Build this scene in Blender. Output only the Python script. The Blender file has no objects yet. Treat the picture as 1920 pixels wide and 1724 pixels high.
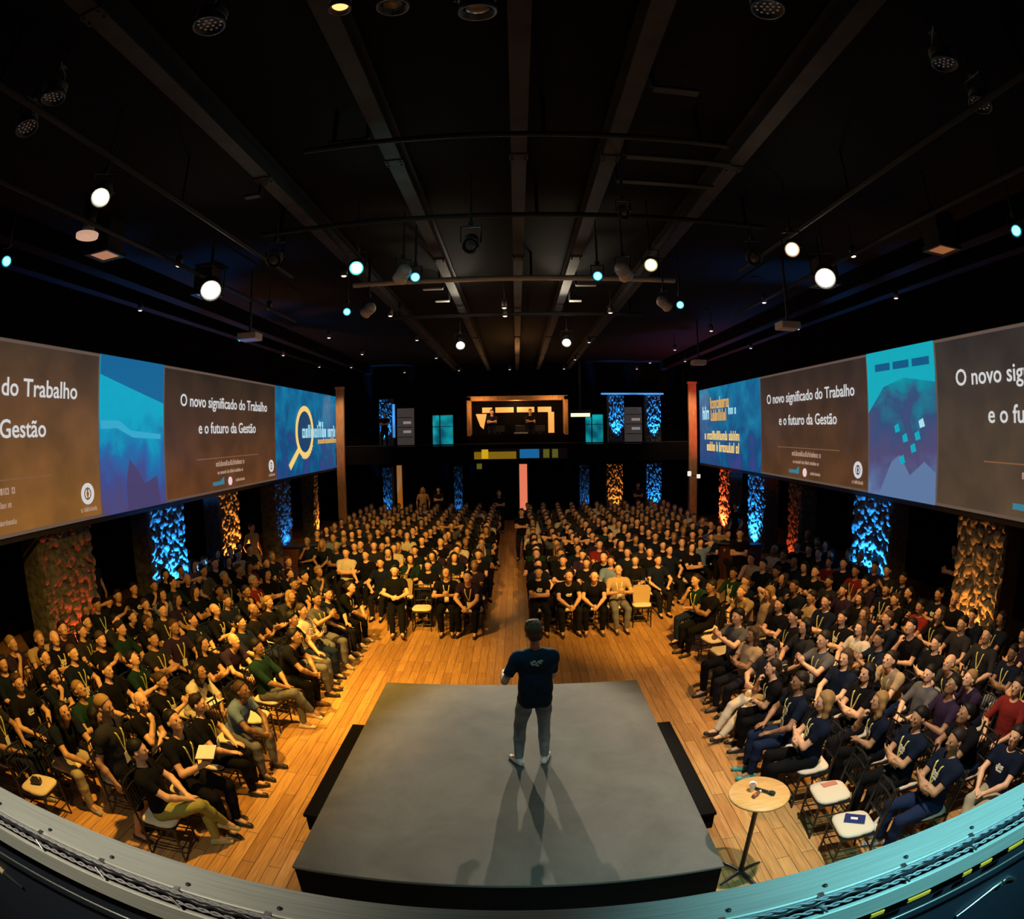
import bpy, math, random
import numpy as np
from mathutils import Vector, Matrix, Euler

PI = math.pi
R = math.radians
random.seed(11)
scene = bpy.context.scene
COL = scene.collection

# ---------------------------------------------------------------- camera (a real fisheye lens, 20.8 mm equisolid on a 36 mm sensor)
CAMZ = 4.1
cam_d = bpy.data.cameras.new('camera')
cam = bpy.data.objects.new('camera', cam_d)
COL.objects.link(cam)
cam_d.type = 'PANO'
cam_d.panorama_type = 'FISHEYE_EQUISOLID'
cam_d.sensor_fit = 'HORIZONTAL'
cam_d.sensor_width = 36.0
cam_d.fisheye_lens = 1109.5 / 1920 * 36.0
cam_d.fisheye_fov = R(180)
cam_d.clip_start = 0.05
cam_d.clip_end = 200
_p, _y, _r = R(2.646), R(.484), R(-.868)
cam.matrix_world = (Matrix.Translation((0, 0, CAMZ)) @ Matrix.Rotation(_y, 4, 'Z') @ Matrix.Rotation(-_p, 4, 'X')
                    @ Matrix.Rotation(PI / 2, 4, 'X') @ Matrix.Rotation(_r, 4, 'Z'))
scene.camera = cam

# ---------------------------------------------------------------- view and world
scene.view_settings.view_transform = 'Standard'
scene.view_settings.look = 'None'
scene.view_settings.gamma = 1
scene.view_settings.use_curve_mapping = False
scene.view_settings.exposure = 0.0
scene.cycles.use_adaptive_sampling = True
scene.cycles.adaptive_threshold = 0.02
scene.cycles.max_bounces = 6
scene.cycles.diffuse_bounces = 3
scene.cycles.glossy_bounces = 3
scene.cycles.transmission_bounces = 4
w = bpy.data.worlds.new('world')
scene.world = w
w.use_nodes = True
w.node_tree.nodes['Background'].inputs[0].default_value = (.55, .6, 1, 1)
w.node_tree.nodes['Background'].inputs[1].default_value = 0.002


# ---------------------------------------------------------------- lights that wash the hall (only some have housings among the fixtures)
def spot(name, loc, target, power, color, angle, blend=.5, size=.08):
    d = bpy.data.lights.new(name, 'SPOT')
    d.energy = power
    d.color = color
    d.spot_size = R(angle)
    d.spot_blend = blend
    d.shadow_soft_size = size
    o = bpy.data.objects.new(name, d)
    o.location = loc
    o.rotation_euler = (Vector(target) - Vector(loc)).to_track_quat('-Z', 'Y').to_euler()
    COL.objects.link(o)
    return o


def point(name, loc, power, color, size=.06):
    d = bpy.data.lights.new(name, 'POINT')
    d.energy = power
    d.color = color
    d.shadow_soft_size = size
    o = bpy.data.objects.new(name, d)
    o.location = loc
    COL.objects.link(o)
    return o


WARM = (1, .86, .62)
ORANGE = (1, .54, .085)
AMBER = (1, .55, .15)
CYAN = (.12, .75, 1)
TEAL = (.1, 1, .85)
BLUE = (.05, .35, 1)
SPOTL, SPOTR = (-1.37, 14.66, 6.3), (1.27, 14.49, 6.3)
spot('key_spot_light', (-1.35, 14.4, 6.27), (.05, 6.3, .6), 3300, WARM, 25, .5, .05)
spot('key_spot_light', (1.25, 14.24, 6.27), (.1, 6.3, .6), 3300, WARM, 25, .5, .05)
# amber washes hung above the stage edge, aimed at the seats and the boards
spot('wash_light', (-4.35, 7.35, 6.1), (-3.0, 9.4, 0), 3900, ORANGE, 58, .9)
spot('wash_light', (4.4, 7.15, 6.1), (5.1, 7.6, 0), 1500, AMBER, 85, .9)
spot('wash_light', (-3.1, 3.9, 6.15), (-5.0, 6.0, .6), 2100, ORANGE, 80, .9)
spot('wash_light', (-2.4, 5.6, 6.3), (-3.0, 7.2, .0), 1400, ORANGE, 46, 1)
spot('wash_light', (3.3, 6.15, 6.15), (2.5, 11.6, .3), 3000, ORANGE, 36, .9)
spot('wash_light', (1.75, 7.3, 6.15), (2.4, 14.4, 1), 3000, AMBER, 50, .9)
spot('wash_light', (-2.1, 7.5, 6.15), (-3.2, 14.0, 1), 4300, ORANGE, 50, .9)
spot('wash_light', (2.6, 3.1, 6.5), (3.7, 4.8, .4), 1700, (1, .84, .66), 70, .9)
# teal back light on the speaker, pale and cyan light on the railing from unseen lamps above the camera
spot('teal_light', (.2, 4.7, 6.7), (.15, 5.8, 1.95), 190, (.16, .84, 1), 16, .8, .04)
spot('cyan_light', (1.9, -.4, 5.5), (1.85, 1.12, 2.7), 950, (.26, .88, .92), 58, 1, .05)
spot('pale_light', (-2.1, -.4, 5.5), (-2.05, 1.12, 2.7), 460, (1, .92, .66), 62, 1, .05)


# ================================================================= helpers
def lin(c):
    return tuple(((v / 255) / 12.92 if v / 255 <= .04045 else ((v / 255 + .055) / 1.055) ** 2.4) for v in c)


def mat(name, color=(.5, .5, .5), rough=.6, metal=0.0, emit=None, strength=1.0, spec=None, coat=0):
    m = bpy.data.materials.new(name)
    m.use_nodes = True
    b = m.node_tree.nodes['Principled BSDF']
    b.inputs['Base Color'].default_value = (*color, 1)
    b.inputs['Roughness'].default_value = rough
    b.inputs['Metallic'].default_value = metal
    if spec is not None:
        b.inputs['Specular IOR Level'].default_value = spec
    if emit:
        b.inputs['Emission Color'].default_value = (*emit, 1)
        b.inputs['Emission Strength'].default_value = strength
    return m


class N:
    """small node helper"""
    def __init__(s, m):
        s.t = m.node_tree
        s.b = s.t.nodes['Principled BSDF']

    def add(s, kind, **kw):
        n = s.t.nodes.new(kind)
        for k, v in kw.items():
            if k.startswith('i_'):
                key = k[2:]
                key = int(key) if key.isdigit() else key.replace('_', ' ')
                n.inputs[key].default_value = v
            else:
                setattr(n, k, v)
        return n

    def link(s, a, b):
        s.t.links.new(a, b)

    def ramp(s, fac, stops, interp='LINEAR'):
        n = s.t.nodes.new('ShaderNodeValToRGB')
        n.color_ramp.interpolation = interp
        e = n.color_ramp.elements
        e[0].position, e[0].color = stops[0][0], (*stops[0][1], 1)
        e[1].position, e[1].color = stops[-1][0], (*stops[-1][1], 1)
        for p, c in stops[1:-1]:
            q = e.new(p)
            q.color = (*c, 1)
        s.link(fac, n.inputs[0])
        return n.outputs[0]

    def mix(s, fac, a, b, mode='MIX'):
        n = s.t.nodes.new('ShaderNodeMix')
        n.data_type = 'RGBA'
        n.blend_type = mode
        for sock, v in ((n.inputs[0], fac), (n.inputs[6], a), (n.inputs[7], b)):
            if hasattr(v, 'links'):
                s.link(v, sock)
            else:
                sock.default_value = v if not isinstance(v, tuple) or len(v) == 4 else (*v, 1)
        return n.outputs[2]


class MB:
    """collects shapes and links them as ONE mesh"""
    def __init__(s):
        s.v, s.f, s.m, s.sm = [], [], [], []
        s.cur = 0

    def add(s, vs, fs, smooth=False):
        o = len(s.v)
        s.v += [tuple(p) for p in vs]
        s.f += [tuple(i + o for i in f) for f in fs]
        s.m += [s.cur] * len(fs)
        s.sm += [smooth] * len(fs)

    def box(s, a, b, ch=0.0, M=None):
        (x0, y0, z0), (x1, y1, z1) = a, b
        if ch <= 0:
            vs = [(x, y, z) for z in (z0, z1) for y in (y0, y1) for x in (x0, x1)]
            fs = [(0, 2, 3, 1), (4, 5, 7, 6), (0, 1, 5, 4), (2, 6, 7, 3), (0, 4, 6, 2), (1, 3, 7, 5)]
        else:
            vs, fs = chamfer_box(a, b, ch)
        if M is not None:
            vs = [M @ Vector(p) for p in vs]
        s.add(vs, fs)
        return s

    def tube(s, pts, r, n=8, caps=True, closed=False):
        pts = [Vector(p) for p in pts]
        rs = r if isinstance(r, (list, tuple)) else [r] * len(pts)
        vs, fs = [], []
        t0 = (pts[1] - pts[0]).normalized()
        up = Vector((0, 0, 1)) if abs(t0.z) < .9 else Vector((0, 1, 0))
        nrm = (up - t0 * up.dot(t0)).normalized()
        L = len(pts)
        for i, p in enumerate(pts):
            if closed:
                t = (pts[(i + 1) % L] - pts[i - 1]).normalized()
            else:
                t = (pts[min(i + 1, L - 1)] - pts[max(i - 1, 0)]).normalized()
            nrm = (nrm - t * nrm.dot(t)).normalized()
            bn = t.cross(nrm)
            for k in range(n):
                a = 2 * PI * k / n
                vs.append(p + (nrm * math.cos(a) + bn * math.sin(a)) * rs[i])
        rings = L if closed else L - 1
        for i in range(rings):
            j = (i + 1) % L
            for k in range(n):
                q = (k + 1) % n
                fs.append((i * n + k, i * n + q, j * n + q, j * n + k))
        s.add(vs, fs, True)
        if caps and not closed:
            s.add([vs[k] for k in range(n)], [tuple(range(n))[::-1]])
            s.add([vs[(L - 1) * n + k] for k in range(n)], [tuple(range(n))])
        return s

    def lathe(s, prof, n=24, M=None, smooth=True):
        vs, fs = [], []
        for r, z in prof:
            for k in range(n):
                a = 2 * PI * k / n
                vs.append(Vector((r * math.cos(a), r * math.sin(a), z)))
        for i in range(len(prof) - 1):
            for k in range(n):
                q = (k + 1) % n
                fs.append((i * n + k, i * n + q, (i + 1) * n + q, (i + 1) * n + k))
        fs.append(tuple(range(n))[::-1])
        fs.append(tuple((len(prof) - 1) * n + k for k in range(n)))
        if M is not None:
            vs = [M @ v for v in vs]
        s.add(vs, fs, smooth)
        return s

    def prism(s, poly, z0, z1, M=None):
        n = len(poly)
        vs = [Vector((x, y, z0)) for x, y in poly] + [Vector((x, y, z1)) for x, y in poly]
        fs = [tuple(range(n))[::-1], tuple(range(n, 2 * n))] + [(i, (i + 1) % n, n + (i + 1) % n, n + i) for i in range(n)]
        if M is not None:
            vs = [M @ v for v in vs]
        s.add(vs, fs)
        return s

    def mesh(s, name, mats):
        me = bpy.data.meshes.new(name)
        me.from_pydata(s.v, [], s.f)
        for m in (mats if isinstance(mats, (list, tuple)) else [mats]):
            me.materials.append(m)
        me.polygons.foreach_set('material_index', s.m)
        me.polygons.foreach_set('use_smooth', s.sm)
        me.update()
        return me

    def build(s, name, mats, parent=None, loc=None):
        return put(name, s.mesh(name, mats), parent, loc)


def chamfer_box(a, b, c):
    (x0, y0, z0), (x1, y1, z1) = a, b
    vs, idx = [], {}
    X, Y, Z = (x0, x1), (y0, y1), (z0, z1)
    for i in (0, 1):
        for j in (0, 1):
            for k in (0, 1):
                sx, sy, sz = (1 if i == 0 else -1), (1 if j == 0 else -1), (1 if k == 0 else -1)
                for ax in range(3):
                    p = [X[i], Y[j], Z[k]]
                    for q, sg in enumerate((sx, sy, sz)):
                        if q != ax:
                            p[q] += sg * c
                    idx[(i, j, k, ax)] = len(vs)
                    vs.append(tuple(p))
    fs = []
    cyc = [(0, 0), (1, 0), (1, 1), (0, 1)]
    for ax in range(3):
        for sd in (0, 1):
            f = []
            for u, v in cyc:
                key = [0, 0, 0]
                key[ax] = sd
                o = [q for q in range(3) if q != ax]
                key[o[0]], key[o[1]] = u, v
                f.append(idx[(*key, ax)])
            fs.append(tuple(f))
    for ax in range(3):
        o = [q for q in range(3) if q != ax]
        for u in (0, 1):
            for v in (0, 1):
                ks = []
                for e in (0, 1):
                    key = [0, 0, 0]
                    key[ax] = e
                    key[o[0]], key[o[1]] = u, v
                    ks.append(key)
                fs.append((idx[(*ks[0], o[0])], idx[(*ks[0], o[1])], idx[(*ks[1], o[1])], idx[(*ks[1], o[0])]))
    for i in (0, 1):
        for j in (0, 1):
            for k in (0, 1):
                fs.append(tuple(idx[(i, j, k, ax)] for ax in range(3)))
    # face winding: point outward from the box middle
    cen = Vector(((x0 + x1) / 2, (y0 + y1) / 2, (z0 + z1) / 2))
    out = []
    for f in fs:
        p = [Vector(vs[i]) for i in f]
        nrm = (p[1] - p[0]).cross(p[2] - p[0])
        m = sum(p, Vector()) / len(p)
        out.append(f if nrm.dot(m - cen) > 0 else f[::-1])
    return vs, out


def put(name, data, parent=None, loc=None, rot=None):
    o = bpy.data.objects.new(name, data)
    COL.objects.link(o)
    if parent is not None:
        o.parent = parent
    if loc is not None:
        o.location = loc
    if rot is not None:
        o.rotation_euler = rot
    return o


def thing(name, label, cat, loc=(0, 0, 0), rotz=0, group=None):
    o = put(name, None, None, loc, (0, 0, rotz))
    return tag(o, label, cat, group)


def tag(o, label, cat, group=None):
    o['label'] = label
    o['category'] = cat
    if group:
        o['group'] = group
    return o


def struct(name, mb, m, label=None):
    o = mb.build(name, m)
    o['kind'] = 'structure'
    if label:
        o['label'] = label
    return o


def copy_tree(o, parent=None):
    c = o.copy()
    COL.objects.link(c)
    c.parent = parent
    for ch in list(o.children):
        copy_tree(ch, c)
    return c


# ================================================================= soft bodies: smooth-blended shapes turned into one closed mesh
class Blob:
    def __init__(s, k=.03):
        s.p = []
        s.k = k

    def cap(s, a, b, ra, rb=None, k=None, cut=None):
        rb = ra if rb is None else rb
        s.p.append(('c', np.array(a, float), np.array(b, float), ra, rb, s.k if k is None else k, cut))
        return s

    def ell(s, c, r, k=None, M=None):
        s.p.append(('e', np.array(c, float), np.array(r, float), M, None, s.k if k is None else k, None))
        return s

    def chain(s, pts, rs, k=None):
        for i in range(len(pts) - 1):
            s.cap(pts[i], pts[i + 1], rs[i], rs[i + 1], k)
        return s

    def mesh(s, h, subtract=None):
        lo = np.full(3, 1e9)
        hi = np.full(3, -1e9)
        bbs = []
        for q in s.p:
            if q[0] == 'c':
                r = max(q[3], q[4])
                a, b = np.minimum(q[1], q[2]) - r, np.maximum(q[1], q[2]) + r
            else:
                r = q[2] if q[3] is None else np.full(3, q[2].max())
                a, b = q[1] - r, q[1] + r
            m = q[5] + h
            bbs.append((a - m, b + m))
            lo = np.minimum(lo, a - m)
            hi = np.maximum(hi, b + m)
        lo -= h
        hi += 2 * h
        n = np.ceil((hi - lo) / h).astype(int) + 1
        F = np.full(n, 1.0, dtype=np.float32)
        ax = [lo[i] + h * np.arange(n[i]) for i in range(3)]
        for q, (a, b) in zip(s.p, bbs):
            i0 = np.clip(np.floor((a - lo) / h).astype(int), 0, n - 1)
            i1 = np.clip(np.ceil((b - lo) / h).astype(int) + 1, 1, n)
            X, Y, Z = np.meshgrid(ax[0][i0[0]:i1[0]], ax[1][i0[1]:i1[1]], ax[2][i0[2]:i1[2]], indexing='ij')
            if q[0] == 'c':
                A, B = q[1], q[2]
                d = B - A
                L2 = max(float(d @ d), 1e-12)
                t = np.clip(((X - A[0]) * d[0] + (Y - A[1]) * d[1] + (Z - A[2]) * d[2]) / L2, 0, 1)
                D = np.sqrt((X - A[0] - t * d[0]) ** 2 + (Y - A[1] - t * d[1]) ** 2 + (Z - A[2] - t * d[2]) ** 2) - (q[3] + (q[4] - q[3]) * t)
                if q[6] is not None:
                    dn = d / math.sqrt(L2)
                    D = np.maximum(D, ((X - B[0]) * dn[0] + (Y - B[1]) * dn[1] + (Z - B[2]) * dn[2]) - q[6])
            else:
                P = np.stack([X - q[1][0], Y - q[1][1], Z - q[1][2]], -1)
                if q[3] is not None:
                    P = P @ q[3]
                u = P / q[2]
                k0 = np.sqrt((u * u).sum(-1)) + 1e-9
                u2 = P / (q[2] ** 2)
                k1 = np.sqrt((u2 * u2).sum(-1)) + 1e-9
                D = k0 * (k0 - 1) / k1
            sl = (slice(i0[0], i1[0]), slice(i0[1], i1[1]), slice(i0[2], i1[2]))
            G = F[sl]
            k = q[5]
            if k > 0:
                hh = np.clip((k - np.abs(G - D)) / k, 0, None)
                F[sl] = np.minimum(G, D) - hh * hh * k * .25
            else:
                F[sl] = np.minimum(G, D)
        if subtract is not None:
            X, Y, Z = np.meshgrid(*ax, indexing='ij')
            F = np.maximum(F, subtract(X, Y, Z).astype(np.float32))
        return surface(F, lo, h)


def surface(F, lo, h):
    """surface nets: grid of distances -> vertices, quads"""
    n = np.array(F.shape)
    S = F < 0
    c = np.zeros(n - 1, dtype=np.int8)
    acc = np.zeros((*(n - 1), 3), dtype=np.float32)
    cnt = np.zeros(n - 1, dtype=np.float32)
    for i in (0, 1):
        for j in (0, 1):
            for k in (0, 1):
                c += S[i:n[0] - 1 + i, j:n[1] - 1 + j, k:n[2] - 1 + k]
    mixed = (c > 0) & (c < 8)
    corners = [(i, j, k) for i in (0, 1) for j in (0, 1) for k in (0, 1)]
    idx = np.argwhere(mixed)
    vals = {q: F[idx[:, 0] + q[0], idx[:, 1] + q[1], idx[:, 2] + q[2]] for q in corners}
    pos = np.zeros((len(idx), 3))
    ct = np.zeros(len(idx))
    for q in corners:
        for axx in range(3):
            if q[axx] == 0:
                q2 = list(q)
                q2[axx] = 1
                q2 = tuple(q2)
                a, b = vals[q], vals[q2]
                cr = (a < 0) != (b < 0)
                t = np.where(cr, a / np.where(a == b, 1, a - b), 0)
                p = np.array(q, float)[None, :].repeat(len(idx), 0)
                p[:, axx] += t
                pos += p * cr[:, None]
                ct += cr
    pos = pos / ct[:, None]
    V = lo + (idx + pos) * h
    ids = np.full(n - 1, -1, dtype=np.int64)
    ids[mixed] = np.arange(len(idx))
    Q = []
    for axx in range(3):
        o = [q for q in range(3) if q != axx]
        sl0 = [slice(1, n[q] - 1) for q in range(3)]
        sl1 = list(sl0)
        sl0[axx] = slice(0, n[axx] - 1)
        sl1[axx] = slice(1, n[axx])
        A, B = S[tuple(sl0)], S[tuple(sl1)]
        cr = np.argwhere(A != B)
        if not len(cr):
            continue
        ins = A[cr[:, 0], cr[:, 1], cr[:, 2]]
        base = cr.copy()
        base[:, o[0]] += 1
        base[:, o[1]] += 1

        def g(u, v):
            p = base.copy()
            p[:, o[0]] -= u
            p[:, o[1]] -= v
            return ids[p[:, 0], p[:, 1], p[:, 2]]
        q = np.stack([g(0, 0), g(1, 0), g(1, 1), g(0, 1)], -1)
        flip = ins if axx != 1 else ~ins
        q = np.where(flip[:, None], q, q[:, ::-1])
        Q.append(q)
    return V, np.concatenate(Q)


def np_mesh(name, groups, mats, smooth=True):
    """groups: [(V, Q, material index)] -> one mesh"""
    me = bpy.data.meshes.new(name)
    V = np.concatenate([g[0] for g in groups])
    Q, M, off = [], [], 0
    for v, q, m in groups:
        Q.append(q + off)
        M.append(np.full(len(q), m))
        off += len(v)
    Q = np.concatenate(Q)
    M = np.concatenate(M)
    nf = len(Q)
    me.vertices.add(len(V))
    me.vertices.foreach_set('co', V.astype(np.float32).ravel())
    me.loops.add(nf * 4)
    me.loops.foreach_set('vertex_index', Q.astype(np.int32).ravel())
    me.polygons.add(nf)
    me.polygons.foreach_set('loop_start', np.arange(nf, dtype=np.int32) * 4)
    me.polygons.foreach_set('material_index', M.astype(np.int32))
    me.polygons.foreach_set('use_smooth', np.ones(nf, dtype=bool) if smooth else np.zeros(nf, dtype=bool))
    for m in mats:
        me.materials.append(m)
    me.update(calc_edges=True)
    me.validate()
    return me


# ================================================================= people
def V3(*a):
    return np.array(a, float)


def unit(v):
    v = np.array(v, float)
    return v / (np.linalg.norm(v) + 1e-9)


def joint(S, W, pole, l1, l2):
    """elbow/knee for a limb from S to W bending towards pole; W is pulled in when out of reach"""
    d = W - S
    L = np.linalg.norm(d)
    mx = (l1 + l2) * .985
    if L > mx:
        W = S + d / L * mx
        d = W - S
        L = mx
    u = d / L
    a = (l1 * l1 - l2 * l2 + L * L) / (2 * L)
    hh = math.sqrt(max(l1 * l1 - a * a, 1e-6))
    p = np.array(pole, float)
    p = p - u * (p @ u)
    return S + u * a + unit(p) * hh, W


def rotx(v, a, o):
    v = np.array(v, float) - o
    c, s = math.cos(a), math.sin(a)
    return np.array([v[0], v[1] * c - v[2] * s, v[1] * s + v[2] * c]) + o


def hand(B, W, d, n, side, curl=.5, fr=.009, spread=.0):
    """palm, four fingers of different lengths, thumb leaving the side of the palm. d along the hand, n palm normal, side = towards the thumb"""
    d, n = unit(d), np.array(n, float)
    n = unit(n - d * (n @ d))
    s = unit(np.cross(d, n))
    if s @ np.array(side, float) < 0:
        s = -s
    B.cap(W + s * .018 + d * .01, W + s * .024 + d * .075, .019, .016, .012)
    B.cap(W - s * .012 + d * .01, W - s * .022 + d * .07, .018, .015, .012)
    B.cap(W, W + d * .07, .019, .015, .012)
    for i, L in enumerate((.070, .079, .073, .058)):
        o = (1.5 - i) * .0195
        b = W + s * o + d * (.078 - (.006 if i == 3 else 0))
        dd = unit(d + s * (1.5 - i) * spread)
        a1, a2, a3 = curl * .7, curl * 1.7, curl * 2.4
        p = b
        for a, l, r0, r1 in ((a1, L * .48, fr, fr * .93), (a2, L * .30, fr * .93, fr * .86), (a3, L * .24, fr * .86, fr * .74)):
            q = p + (dd * math.cos(a) + n * math.sin(a)) * l
            B.cap(p, q, r0, r1, .005)
            p = q
    t0 = W + s * .024 + d * .018
    t1 = t0 + unit(s * .75 + d * .6 + n * .35) * .038
    t2 = t1 + unit(s * .25 + d * .9 + n * (.3 + curl * .5)) * .036
    B.cap(t0, t1, fr * 1.35, fr * 1.1, .010)
    B.cap(t1, t2, fr * 1.1, fr * .85, .004)


def head_prims(B, c, M):
    """c = head centre, M = 3x3 turning the head. Facing +Y"""
    f = lambda x, y, z: c + M @ V3(x, y, z)
    B.ell(f(0, -.012, .022), V3(.076, .094, .094), .02, M)
    B.ell(f(0, .022, -.035), V3(.062, .066, .078), .03, M)
    B.ell(f(0, .052, -.085), V3(.030, .026, .024), .025, M)      # chin
    B.cap(f(-.045, .0, -.06), f(-.02, .055, -.088), .018, .014, .02)
    B.cap(f(.045, .0, -.06), f(.02, .055, -.088), .018, .014, .02)
    B.cap(f(0, .086, .008), f(0, .106, -.028), .008, .012, .010)  # nose
    B.cap(f(-.012, .094, -.030), f(.012, .094, -.030), .008, .008, .006)
    B.cap(f(-.036, .074, .020), f(.036, .074, .020), .011, .011, .012)  # brow
    B.cap(f(-.020, .082, -.056), f(.020, .082, -.056), .007, .007, .008)  # mouth
    for sx in (-1, 1):
        B.ell(f(sx * .040, .066, -.022), V3(.018, .014, .016), .012, M)
        B.ell(f(sx * .082, -.012, -.010), V3(.012, .019, .032), .006, M)


HAIRS = ('short', 'long', 'crop', 'bald', 'bun', 'side')


def hair_blob(kind, pad=0.0):
    """hair in the head's own frame"""
    B = Blob(.02)
    if kind == 'bald':
        B.cap((-.070, -.045, .0), (-.072, -.03, -.03), .014, .010)
        B.cap((.070, -.045, .0), (.072, -.03, -.03), .014, .010)
        B.cap((-.068, -.05, -.02), (.068, -.05, -.02), .012, .012)
        B.ell((0, -.082, -.035), (.058, .026, .035))
        cut = lambda X, Y, Z: Y - .02
    else:
        B.ell((0, -.018, .030), (.087, .103, .100))
        if kind in ('short', 'side'):
            B.ell((0, -.055, -.015), (.074, .060, .070))
            if kind == 'side':
                B.cap((-.04, .030, .112), (.055, .045, .085), .022, .016)
            cut = lambda X, Y, Z: np.maximum(Y - (.048 + (Z - .055) * 1.25), np.where((Z < .022) & (Y > -.036), .02, -.02))
        elif kind == 'crop':
            B.ell((0, -.05, -.01), (.070, .056, .06))
            cut = lambda X, Y, Z: np.maximum(Y - (.045 + (Z - .055) * .9), np.where((Z < .022) & (Y > -.036), .02, -.02))
        elif kind == 'long':
            for sx in (-1, 1):
                B.chain([(sx * .070, -.02, .04), (sx * .085, -.03, -.05), (sx * .085, -.02, -.15), (sx * .075, .0, -.21)], [.034, .036, .034, .020], .03)
            B.ell((0, -.062, -.07), (.078, .045, .14))
            cut = lambda X, Y, Z: np.where(np.abs(X) < .062, Y - (.050 + (Z - .055) * 1.2), Y - .050)
        else:
            B.ell((0, -.05, -.01), (.072, .058, .07))
            B.ell((0, -.125, .045), (.040, .038, .038), .01)
            cut = lambda X, Y, Z: np.maximum(Y - (.048 + (Z - .055) * 1.2), np.where((Z < .01) & (Y > -.01), .02, -.02))
    return B, cut


def person_blobs(P, hands=True, fr=.009):
    """P: dict pose -> (body, shirt, trousers, shoes blobs, head centre, head matrix). Facing +Y, origin under the hips"""
    g = P.get
    sc = g('build', 1.0)
    lean = -R(g('lean', -4))
    hz = g('hip', .545)
    O = V3(0, 0, hz)
    hw = .088
    u = lambda x, y, z: rotx((x, y, hz + z), lean, O)
    body, shirt, trou, shoes_ = Blob(.035), Blob(.035), Blob(.03), []
    # trunk
    for B, a in ((body, 0), (shirt, .017)):
        B.ell(u(0, .0, .05), V3(.155 * sc + a, .112 * sc + a, .11 + a), .05)
        B.ell(u(0, .012, .20), V3(.140 * sc + a, .102 * sc + a, .15 + a), .05)
        B.ell(u(0, .0, .36), V3(.163 * sc + a, .112 * sc + a, .15 + a), .05)
        B.cap(u(-.150, -.012, .455), u(.150, -.012, .455), .052 + a, None, .05)
        B.cap(u(-.06, -.01, .485), u(.06, -.01, .485), .045 + a * .7, None, .04)
    if hz > .7:
        trou.ell(u(0, 0, -.005), V3(.163 * sc, .122 * sc, .11), .05)
        body.ell(u(0, 0, -.03), V3(.148 * sc, .108 * sc, .10), .05)
        shirt.ell(u(0, 0, -.02), V3(.172 * sc, .128 * sc, .09), .04)
    else:
        trou.ell(u(0, .01, .0), V3(.172 * sc, .132 * sc, .085), .05)
        body.ell(u(0, .01, .0), V3(.150 * sc, .112 * sc, .07), .05)
    neck0, neck1 = u(0, -.012, .50), u(0, .012 + g('poke', 0), .60)
    body.cap(neck0, neck1, .052, .050, .03)
    # head
    ny, nx = R(g('yaw', 0)), R(g('nod', 0))
    M = np.array((Matrix.Rotation(ny, 3, 'Z') @ Matrix.Rotation(-nx, 3, 'X') @ Matrix.Rotation(R(g('tilt', 0)), 3, 'Y')))
    hc = neck1 + M @ V3(0, .012, .105)
    head_prims(body, hc, M)
    # arms
    sleeve = g('sleeve', .17)
    for sx, key in ((-1, 'L'), (1, 'R')):
        S = u(sx * .185, -.012, .445)
        W, pole, hd, hn, hs, curl = g(key)
        E, W = joint(S, np.array(W, float), pole, .285, .255)
        body.chain([S, S + (E - S) * .45, E], [.052, .046, .038], .03)
        body.chain([E, E + (W - E) * .35, W], [.040, .039, .026], .02)
        if hands:
            hand(body, W, hd, hn, hs, curl, fr)
        else:
            body.ell(W + unit(hd) * .06, V3(.035, .045, .035), .02)
        f = min(sleeve / .285, 1)
        Q = S + (E - S) * f
        shirt.cap(u(sx * .16, -.012, .447), S + (E - S) * .12, .064, .066, .04)
        shirt.cap(S, Q, .066, .057 if f < 1 else .052, .03, cut=0.004)
        if sleeve > .3:
            Q2 = E + (W - E) * .93
            shirt.cap(E, Q2, .052, .036, .02, cut=.003)
    # legs
    for sx, key in ((-1, 'l'), (1, 'r')):
        H = V3(sx * hw, .0, hz - (.02 if hz > .7 else 0))
        A, pole, fd = g(key)
        K, A = joint(H, np.array(A, float), pole, .435, .415)
        body.chain([H, H + (K - H) * .5, K], [.080, .070, .052], .03)
        body.chain([K, K + (A - K) * .35, A], [.052, .054, .034], .02)
        if g('shorts'):
            trou.chain([H, K + (H - K) * .12], [.094, .080], .03)
        else:
            trou.chain([H, H + (K - H) * .5, K], [.096, .085, .068], .03)
            Q = K + (A - K) * .97
            trou.cap(K, K + (A - K) * .4, .068, .066, .02)
            trou.cap(K + (A - K) * .4, Q, .066, .050, .02, cut=.0)
        fd = unit(fd)
        side = unit(np.cross(fd, (0, 0, 1)))
        upv = np.cross(side, fd)
        body.cap(A, A - upv * .03 + fd * .10, .034, .026, .02)
        s0 = A - upv * .048
        shoe = Blob(.012)
        shoes_.append(shoe)
        shoe.cap(s0 - fd * .045, s0 + fd * .05, .040, .038)
        shoe.cap(s0 + fd * .05 - upv * .004, s0 + fd * .155 - upv * .008, .038, .030)
        shoe.cap(A - upv * .02 - fd * .01, s0 + fd * .03, .043, .040)
    return body, shirt, trou, shoes_, hc, M, u


def seated_legs(w=.10, y=.46, x=None):
    return {'l': ((-w, y, .085), (-.15, .4, 1), (-.12, 1, 0)), 'r': ((w, y, .085), (.15, .4, 1), (.12, 1, 0))}


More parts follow.
